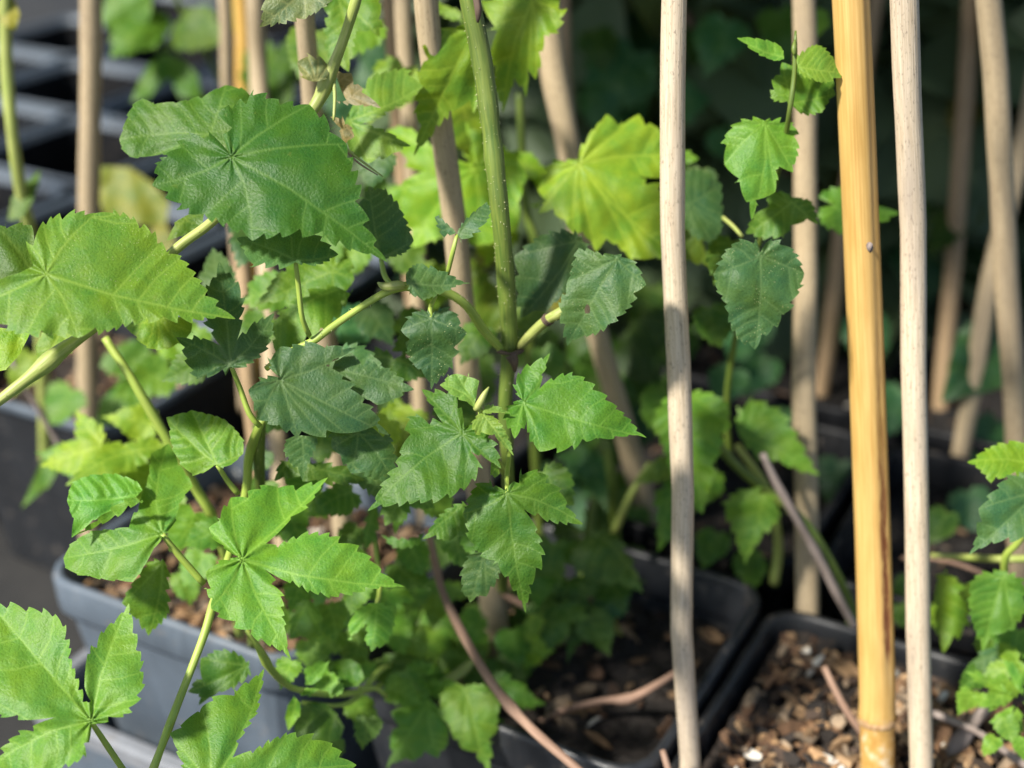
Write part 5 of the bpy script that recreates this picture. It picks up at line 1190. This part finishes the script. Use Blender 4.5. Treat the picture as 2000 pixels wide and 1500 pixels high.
FILL += [
 (Cp, 170, 900, 90, 100, 0.720, 'egg', 'light', .95), (Cp, 400, 1080, 80, 30, 0.680, 'egg', 'bright', .9), (Cp, 360, 1120, 70, -10, 0.700, 'egg', 'light', .85),
 (Cp, 520, 940, 80, 20, 0.660, 'egg', 'mid', 1.1), (Cp, 590, 960, 75, -40, 0.670, 'egg', 'bright', .8), (Cp, 640, 1060, 80, 10, 0.680, 'egg', 'bright', .85),
 (Cp, 700, 1030, 75, 30, 0.680, 'egg', 'mid', 1.1), (Cp, 600, 1250, 75, -20, 0.680, 'egg', 'bright', .85), (Cp, 660, 1230, 70, 30, 0.680, 'egg', 'bright', .8),
 (Cp, 520, 880, 60, 40, 0.660, 'egg', 'teal', 1.3), (Cp, 390, 640, 80, 30, 0.700, 'egg', 'light', .85), (Cp, 330, 640, 90, -20, 0.720, 'egg', 'lime', .85),
 (B, 760, 820, 85, 30, 0.660, 'egg', 'lime', .8), (B, 840, 960, 75, -30, 0.660, 'egg', 'bright', .8), (B, 890, 1040, 80, -10, 0.660, 'egg', 'mid', 1.1),
 (B, 640, 830, 85, 10, 0.660, 'egg', 'mid', 1.0), (B, 560, 800, 80, 60, 0.660, 'egg', 'mid', 1.0), (B, 700, 480, 90, 30, 0.700, 'egg', 'light', .8),
 (B, 640, 440, 95, 0, 0.700, 'egg', 'mid', 1.1), (B, 780, 480, 85, -30, 0.720, 'egg', 'mid', .9), (B, 520, 620, 90, 40, 0.700, 'egg', 'mid', 1.0),
 (B, 810, 800, 80, 20, 0.680, 'egg', 'lime', .7), (B, 1040, 600, 80, 10, 0.720, 'egg', 'mid', .9), (B, 1060, 680, 75, -20, 0.740, 'egg', 'mid', .8),
 (H, 860, 1140, 85, 10, 0.730, 'three', 'bright', .85), (H, 900, 1200, 80, -40, 0.750, 'egg', 'bright', .8), (H, 800, 1180, 80, 40, 0.730, 'egg', 'bright', .85),
 (H, 840, 1300, 80, 15, 0.740, 'egg', 'bright', .8), (H, 730, 1220, 70, 60, 0.700, 'egg', 'bright', .9), (H, 760, 1340, 70, -60, 0.700, 'egg', 'bright', .8),
 (H, 900, 1280, 75, 30, 0.753, 'egg', 'bright', .75), (H, 700, 1180, 70, 40, 0.680, 'egg', 'bright', .9), (H, 960, 1400, 70, 20, 0.709, 'egg', 'mid', .9),
 (K, 1050, 1100, 90, 0, 0.750, 'egg', 'mid', .9), (K, 1110, 1130, 100, 10, 0.770, 'three', 'mid', .85), (K, 1150, 990, 100, -30, 0.840, 'egg', 'mid', .75),
 (K, 1200, 820, 110, 0, 0.880, 'egg', 'mid', .6), (K, 1240, 990, 90, 20, 0.860, 'egg', 'mid', .7), (K, 1320, 640, 100, 0, 0.920, 'egg', 'mid', .5)]
FILL += [
 (Fp, 1400, 1040, 80, 20, 0.800, 'egg', 'mid', .7), (Fp, 1330, 840, 90, -20, 0.820, 'egg', 'mid', .7), (Fp, 1430, 720, 90, 20, 0.860, 'egg', 'deep', 1.6),
 (Q, 1480, 620, 110, 30, 0.950, 'egg', 'deep', 1.5), (Q, 1680, 620, 110, -20, 1.000, 'egg', 'deep', 1.2), (Q, 1760, 760, 110, 20, 0.950, 'egg', 'deep', 1.2),
 (Q, 1890, 960, 100, -15, 0.900, 'egg', 'deep', 1.3), (Q, 1950, 820, 110, 25, 0.950, 'egg', 'deep', 1.3), (Q, 1640, 900, 90, 15, 0.920, 'egg', 'deep', 1.1),
 (G, 1850, 1000, 80, 30, 0.800, 'egg', 'mid', .6), (G, 1760, 1180, 60, -20, 0.780, 'egg', 'mid', .6), (G, 1900, 1350, 55, 30, 0.675, 'egg', 'bright', 1.0),
 (G, 2000, 1440, 55, -10, 0.655, 'egg', 'bright', 1.05), (G, 1945, 1440, 45, 30, 0.660, 'egg', 'bright', 1.05), (H, 650, 1440, 70, 20, 0.665, 'egg', 'mid', .9),
 (H, 800, 1230, 70, -20, 0.720, 'egg', 'bright', .9), (H, 700, 1260, 65, 20, 0.690, 'egg', 'mid', 1.1), (H, 610, 1300, 55, -30, 0.655, 'egg', 'bright', 1.0),
 (H, 1000, 1200, 80, 30, 0.785, 'egg', 'mid', .8), (H, 860, 1370, 60, 40, 0.719, 'egg', 'mid', 1.0), (B, 660, 760, 80, 40, 0.660, 'egg', 'mid', 1.1)]
FILL += [
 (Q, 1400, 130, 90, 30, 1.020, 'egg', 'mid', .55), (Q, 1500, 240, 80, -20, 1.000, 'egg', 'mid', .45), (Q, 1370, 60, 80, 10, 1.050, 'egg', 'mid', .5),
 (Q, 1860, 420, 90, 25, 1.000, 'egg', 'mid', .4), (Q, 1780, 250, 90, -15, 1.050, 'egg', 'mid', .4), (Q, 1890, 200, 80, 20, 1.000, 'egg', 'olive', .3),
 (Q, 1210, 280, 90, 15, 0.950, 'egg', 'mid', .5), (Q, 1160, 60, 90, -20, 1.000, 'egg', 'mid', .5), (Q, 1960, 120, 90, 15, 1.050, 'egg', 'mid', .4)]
FILL += [
 (K, 1090, 1180, 95, 10, .755, 'three', 'mid', .8), (K, 1150, 1200, 90, -25, .76, 'egg', 'mid', .7), (K, 1040, 1060, 85, 20, .76, 'egg', 'mid', .9),
 (K, 1200, 1150, 85, 15, .77, 'egg', 'deep', 1.6), (H, 1000, 1230, 80, -10, .745, 'egg', 'mid', .85), (H, 860, 1330, 75, 0, .715, 'egg', 'bright', .8),
 (H, 640, 1120, 75, 20, .66, 'egg', 'bright', .9), (H, 680, 1080, 70, -30, .66, 'egg', 'light', .9), (H, 600, 1060, 70, 40, .66, 'egg', 'bright', .85),
 (H, 760, 1150, 75, 10, .69, 'three', 'bright', .9), (H, 800, 1060, 75, -20, .68, 'egg', 'mid', 1.1), (H, 660, 1330, 60, 60, .65, 'egg', 'bright', .9),
 (H, 720, 1400, 65, 10, .665, 'egg', 'mid', 1.0), (Cp, 570, 1290, 60, 20, .64, 'egg', 'bright', .9), (H, 1060, 1250, 70, 30, .75, 'egg', 'lime', .7)]
for pl, u, v, L, ang, d_, kind, c_, t_ in FILL:
    t_ *= 1.15
    hh = 4 if d_ < .72 else 6
    tleaf(pl, u, v, L, ang, d_, kind, c_, t_, h=hh, teeth=L * .17)
# ------------------------------------------------------------------ twigs
def twig(label, pts, mat, seed=0, bumps=None):
    o = stem('dry_twig', pts, mat, None, nseg=12, wob=.08, seed=seed, bumps=bumps)
    return tag(o, label, 'twig', 'dry twigs lying over the pots')
twig('long thin brown twig bowing down to the bottom edge', [(836, 1030, .70, 14), (850, 1100, .70, 15), (868, 1165, .695, 16), (910, 1250, .69, 18), (950, 1318, .68, 17), (985, 1366, .672, 20), (1040, 1425, .66, 19), (1125, 1500, .645, 18), (1150, 1524, .642, 18)], M_TWIG, 1, [(.66, .03, .25)])
twig('curved brown twig lying on the dark compost', [(1050, 1412, .74, 10), (1100, 1388, .735, 13), (1180, 1368, .73, 15), (1225, 1366, .728, 17), (1270, 1345, .726, 15), (1345, 1300, .735, 14)], M_TWIG, 2, [(.55, .05, .2)])
twig('short brown twig with a knobbed end behind the hanging leaf', [(930, 1128, .765, 12), (975, 1155, .765, 14), (1030, 1185, .765, 15), (1080, 1210, .765, 17), (1102, 1232, .765, 24), (1100, 1255, .765, 10)], M_TWIG, 3)
twig('grey brown cut twig leaning behind the yellow bamboo', [(1489, 886, .735, 15), (1520, 950, .74, 16), (1560, 1020, .745, 16), (1600, 1090, .75, 18), (1640, 1170, .76, 17), (1690, 1260, .775, 16)], M_GTWIG, 4, [(.5, .03, .2)])
twig('short brown stub left of the yellow bamboo foot', [(1610, 1303, .71, 15), (1630, 1345, .705, 15), (1655, 1390, .70, 15), (1690, 1440, .698, 14)], M_TWIG, 5)
twig('thin grey twig at the lower right corner', [(1820, 1392, .70, 14), (1870, 1412, .695, 15), (1910, 1430, .69, 16), (1945, 1455, .685, 14), (2010, 1500, .675, 14), (2050, 1530, .67, 14)], M_GTWIG, 6)
twig('orange brown stub at the bottom beside the pale cane', [(1294, 1466, .655, 12), (1300, 1485, .653, 13), (1310, 1520, .652, 13), (1316, 1560, .652, 13)], M_TWIG, 7)
twig('pinkish thin twig blurred over the left pots', [(20, 700, .80, 12), (70, 790, .81, 12), (110, 860, .82, 12), (150, 930, .83, 12), (185, 1000, .85, 11)], M_GTWIG, 8)
twig('thin dark twig behind the right edge leaves', [(1760, 1090, .78, 8), (1830, 1092, .77, 9), (1900, 1112, .76, 9), (1980, 1150, .75, 9)], M_TWIG, 9)

# ------------------------------------------------------------------ dark foliage behind
def shrub(x, y, z0, sx, sy, sz, n, seed, label, tint=1.0, size=0.05):
    g = rng(seed)
    t = empty('leafy_shrub', (x, y, 0), label, 'shrub', 'dark shrubs behind the canes')
    V, F, A1, A2 = [], [], [], []
    prof = [(0, 0.02), (0.12, 0.34), (0.3, 0.50), (0.5, 0.46), (0.7, 0.30), (0.87, 0.13), (1.0, 0.0)]
    for _ in range(n):
        while True:
            p = g.uniform(-1, 1, 3)
            if p @ p < 1: break
        c = np.array([x, y, z0]) + p * np.array([sx, sy, sz])
        L = size * (0.6 + 0.8 * g.random())
        ax = np.array([g.normal(0, 1), g.normal(0, 0.8) - 0.3, -0.5 + g.normal(0, 0.5)]); ax /= np.linalg.norm(ax)
        nn = np.array([g.normal(0, 0.5), -0.6 + g.normal(0, 0.4), 0.8]); nn -= ax * nn.dot(ax); nn /= np.linalg.norm(nn)
        bx = np.cross(nn, ax)
        k = len(V); m = len(prof)
        for (a, b) in prof:
            for s in (-1, 0, 1):
                q = c + ax * a * L + bx * s * b * L + nn * L * (0.10 * abs(s) * b * 2 - 0.25 * a * a)
                V.append(tuple(q)); A1.append(1.0 if s == 0 else 0.0); A2.append((a * L * 100, s * b * L * 100, k * 0.1))
        for i in range(m - 1):
            for s in range(2):
                F.append((k + i * 3 + s, k + i * 3 + s + 1, k + i * 3 + 4 + s, k + i * 3 + 3 + s))
    o = make('foliage', V, F, M_LEAF, t, attrs={'vein': np.array(A1) * 0.4, 'luv': A2, 'margin': np.zeros(len(V))})
    o.color = (*(np.array(COLS['deep']) * tint).tolist(), 1.0)  # tint darkens the green to stand for background shade
    BV, BF = [], []
    for _ in range(7):
        a = g.uniform(0, 6.28); e = np.array([x + math.cos(a) * sx * .6, y + math.sin(a) * sy * .6, z0 + sz * g.uniform(-.2, .8)])
        b0 = np.array([x + g.normal(0, .02), y + g.normal(0, .02), 0])
        path = catmull([b0, (b0 + e) / 2 + g.normal(0, .03, 3), e], 12)
        v, f, _p = tube_data(path, np.linspace(.007, .003, 12), 8)
        BF += [tuple(i + len(BV) for i in q) for q in f]; BV += list(map(tuple, v))
    make('branch', BV, BF, M_TWIG, t, attrs={'pc': BV})
    return t
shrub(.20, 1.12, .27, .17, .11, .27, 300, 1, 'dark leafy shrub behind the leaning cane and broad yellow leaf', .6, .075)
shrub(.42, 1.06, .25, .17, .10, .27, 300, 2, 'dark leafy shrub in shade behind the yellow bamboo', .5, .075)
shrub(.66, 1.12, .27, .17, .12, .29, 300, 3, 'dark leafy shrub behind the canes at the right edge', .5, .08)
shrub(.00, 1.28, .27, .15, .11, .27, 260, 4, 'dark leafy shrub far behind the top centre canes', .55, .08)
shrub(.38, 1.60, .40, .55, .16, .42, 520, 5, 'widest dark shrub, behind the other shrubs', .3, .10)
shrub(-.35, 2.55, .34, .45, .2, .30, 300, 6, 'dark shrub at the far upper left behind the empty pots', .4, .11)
leaf(Q, (1960, 650), 'T1838,786 1850,720 1870,650 1915,610 1930,640 1955,655 1985,690 1970,755 1910,770', .92, gx=0, gy=-.2, col='deep', tint=1.1, h=6, teeth=90, kd=.04, fold=.2)
leaf(Q, (1860, 150), 'T1830,190 1800,130 1810,60 1860,20 1900,80 1890,150', 1.05, gx=0, gy=-.2, col='deep', tint=.9, h=7, teeth=90, kd=.04)
leaf(Q, (1240, 60), 'T1170,150 1200,60 1260,-20 1310,20 1300,90 1250,140', 1.1, gx=0, gy=-.3, col='deep', tint=1.0, h=7, teeth=90, kd=.04)
stem('stem', [(1975, 640, .925, 9), (2005, 760, .94, 10), (2010, 1000, 1.0, 11), (2010, 1200, 1.05, 12)], M_STEM, Q)

# unseen leaf canopy added above the frame for dappled shade on pots and shrubs
def shade_canopy(owner, x0, x1, y0, y1, z0, z1, n, seed, size=0.075):
    g = rng(seed)
    V, F, A1, A2 = [], [], [], []
    prof = [(0, 0.02), (0.05, 0.30), (0.2, 0.50), (0.38, 0.44), (0.42, 0.34), (0.55, 0.40), (0.7, 0.28), (0.87, 0.12), (1.0, 0.0)]
    for _ in range(n):
        c = np.array([g.uniform(x0, x1), g.uniform(y0, y1), g.uniform(z0, z1)])
        L = size * (0.6 + 0.7 * g.random())
        ax = np.array([g.normal(0, 1), g.normal(0, 1), -0.3 + g.normal(0, 0.4)]); ax /= np.linalg.norm(ax)
        nn = np.array([g.normal(0, 0.4) - .3, g.normal(0, 0.4) - .2, 0.9]); nn -= ax * nn.dot(ax); nn /= np.linalg.norm(nn)
        bx = np.cross(nn, ax)
        k = len(V); m = len(prof)
        for (a, b) in prof:
            for s in (-1, 0, 1):
                q = c + ax * a * L + bx * s * b * L + nn * L * (0.10 * abs(s) * b * 2 - 0.25 * a * a)
                V.append(tuple(q)); A1.append(1.0 if s == 0 else 0.0); A2.append((a * L * 100, s * b * L * 100, k * 0.1))
        for i in range(m - 1):
            for s in range(2):
                F.append((k + i * 3 + s, k + i * 3 + s + 1, k + i * 3 + 4 + s, k + i * 3 + 3 + s))
    o = make('added_canopy', V, F, M_LEAF, owner, attrs={'vein': np.array(A1) * 0.4, 'luv': A2, 'margin': np.zeros(len(V))})
    o.color = (*COLS['deep'], 1.0)
shade_canopy(D, -.30, .35, .60, 1.0, .72, .92, 520, 91)
shade_canopy(K, .12, .95, .63, 1.4, .72, .95, 460, 92)
shade_canopy(Fp, -.40, .3, .85, 1.7, .74, .95, 620, 93)
shade_canopy(L_, -.95, -.3, 1.0, 2.2, .74, .95, 420, 94)
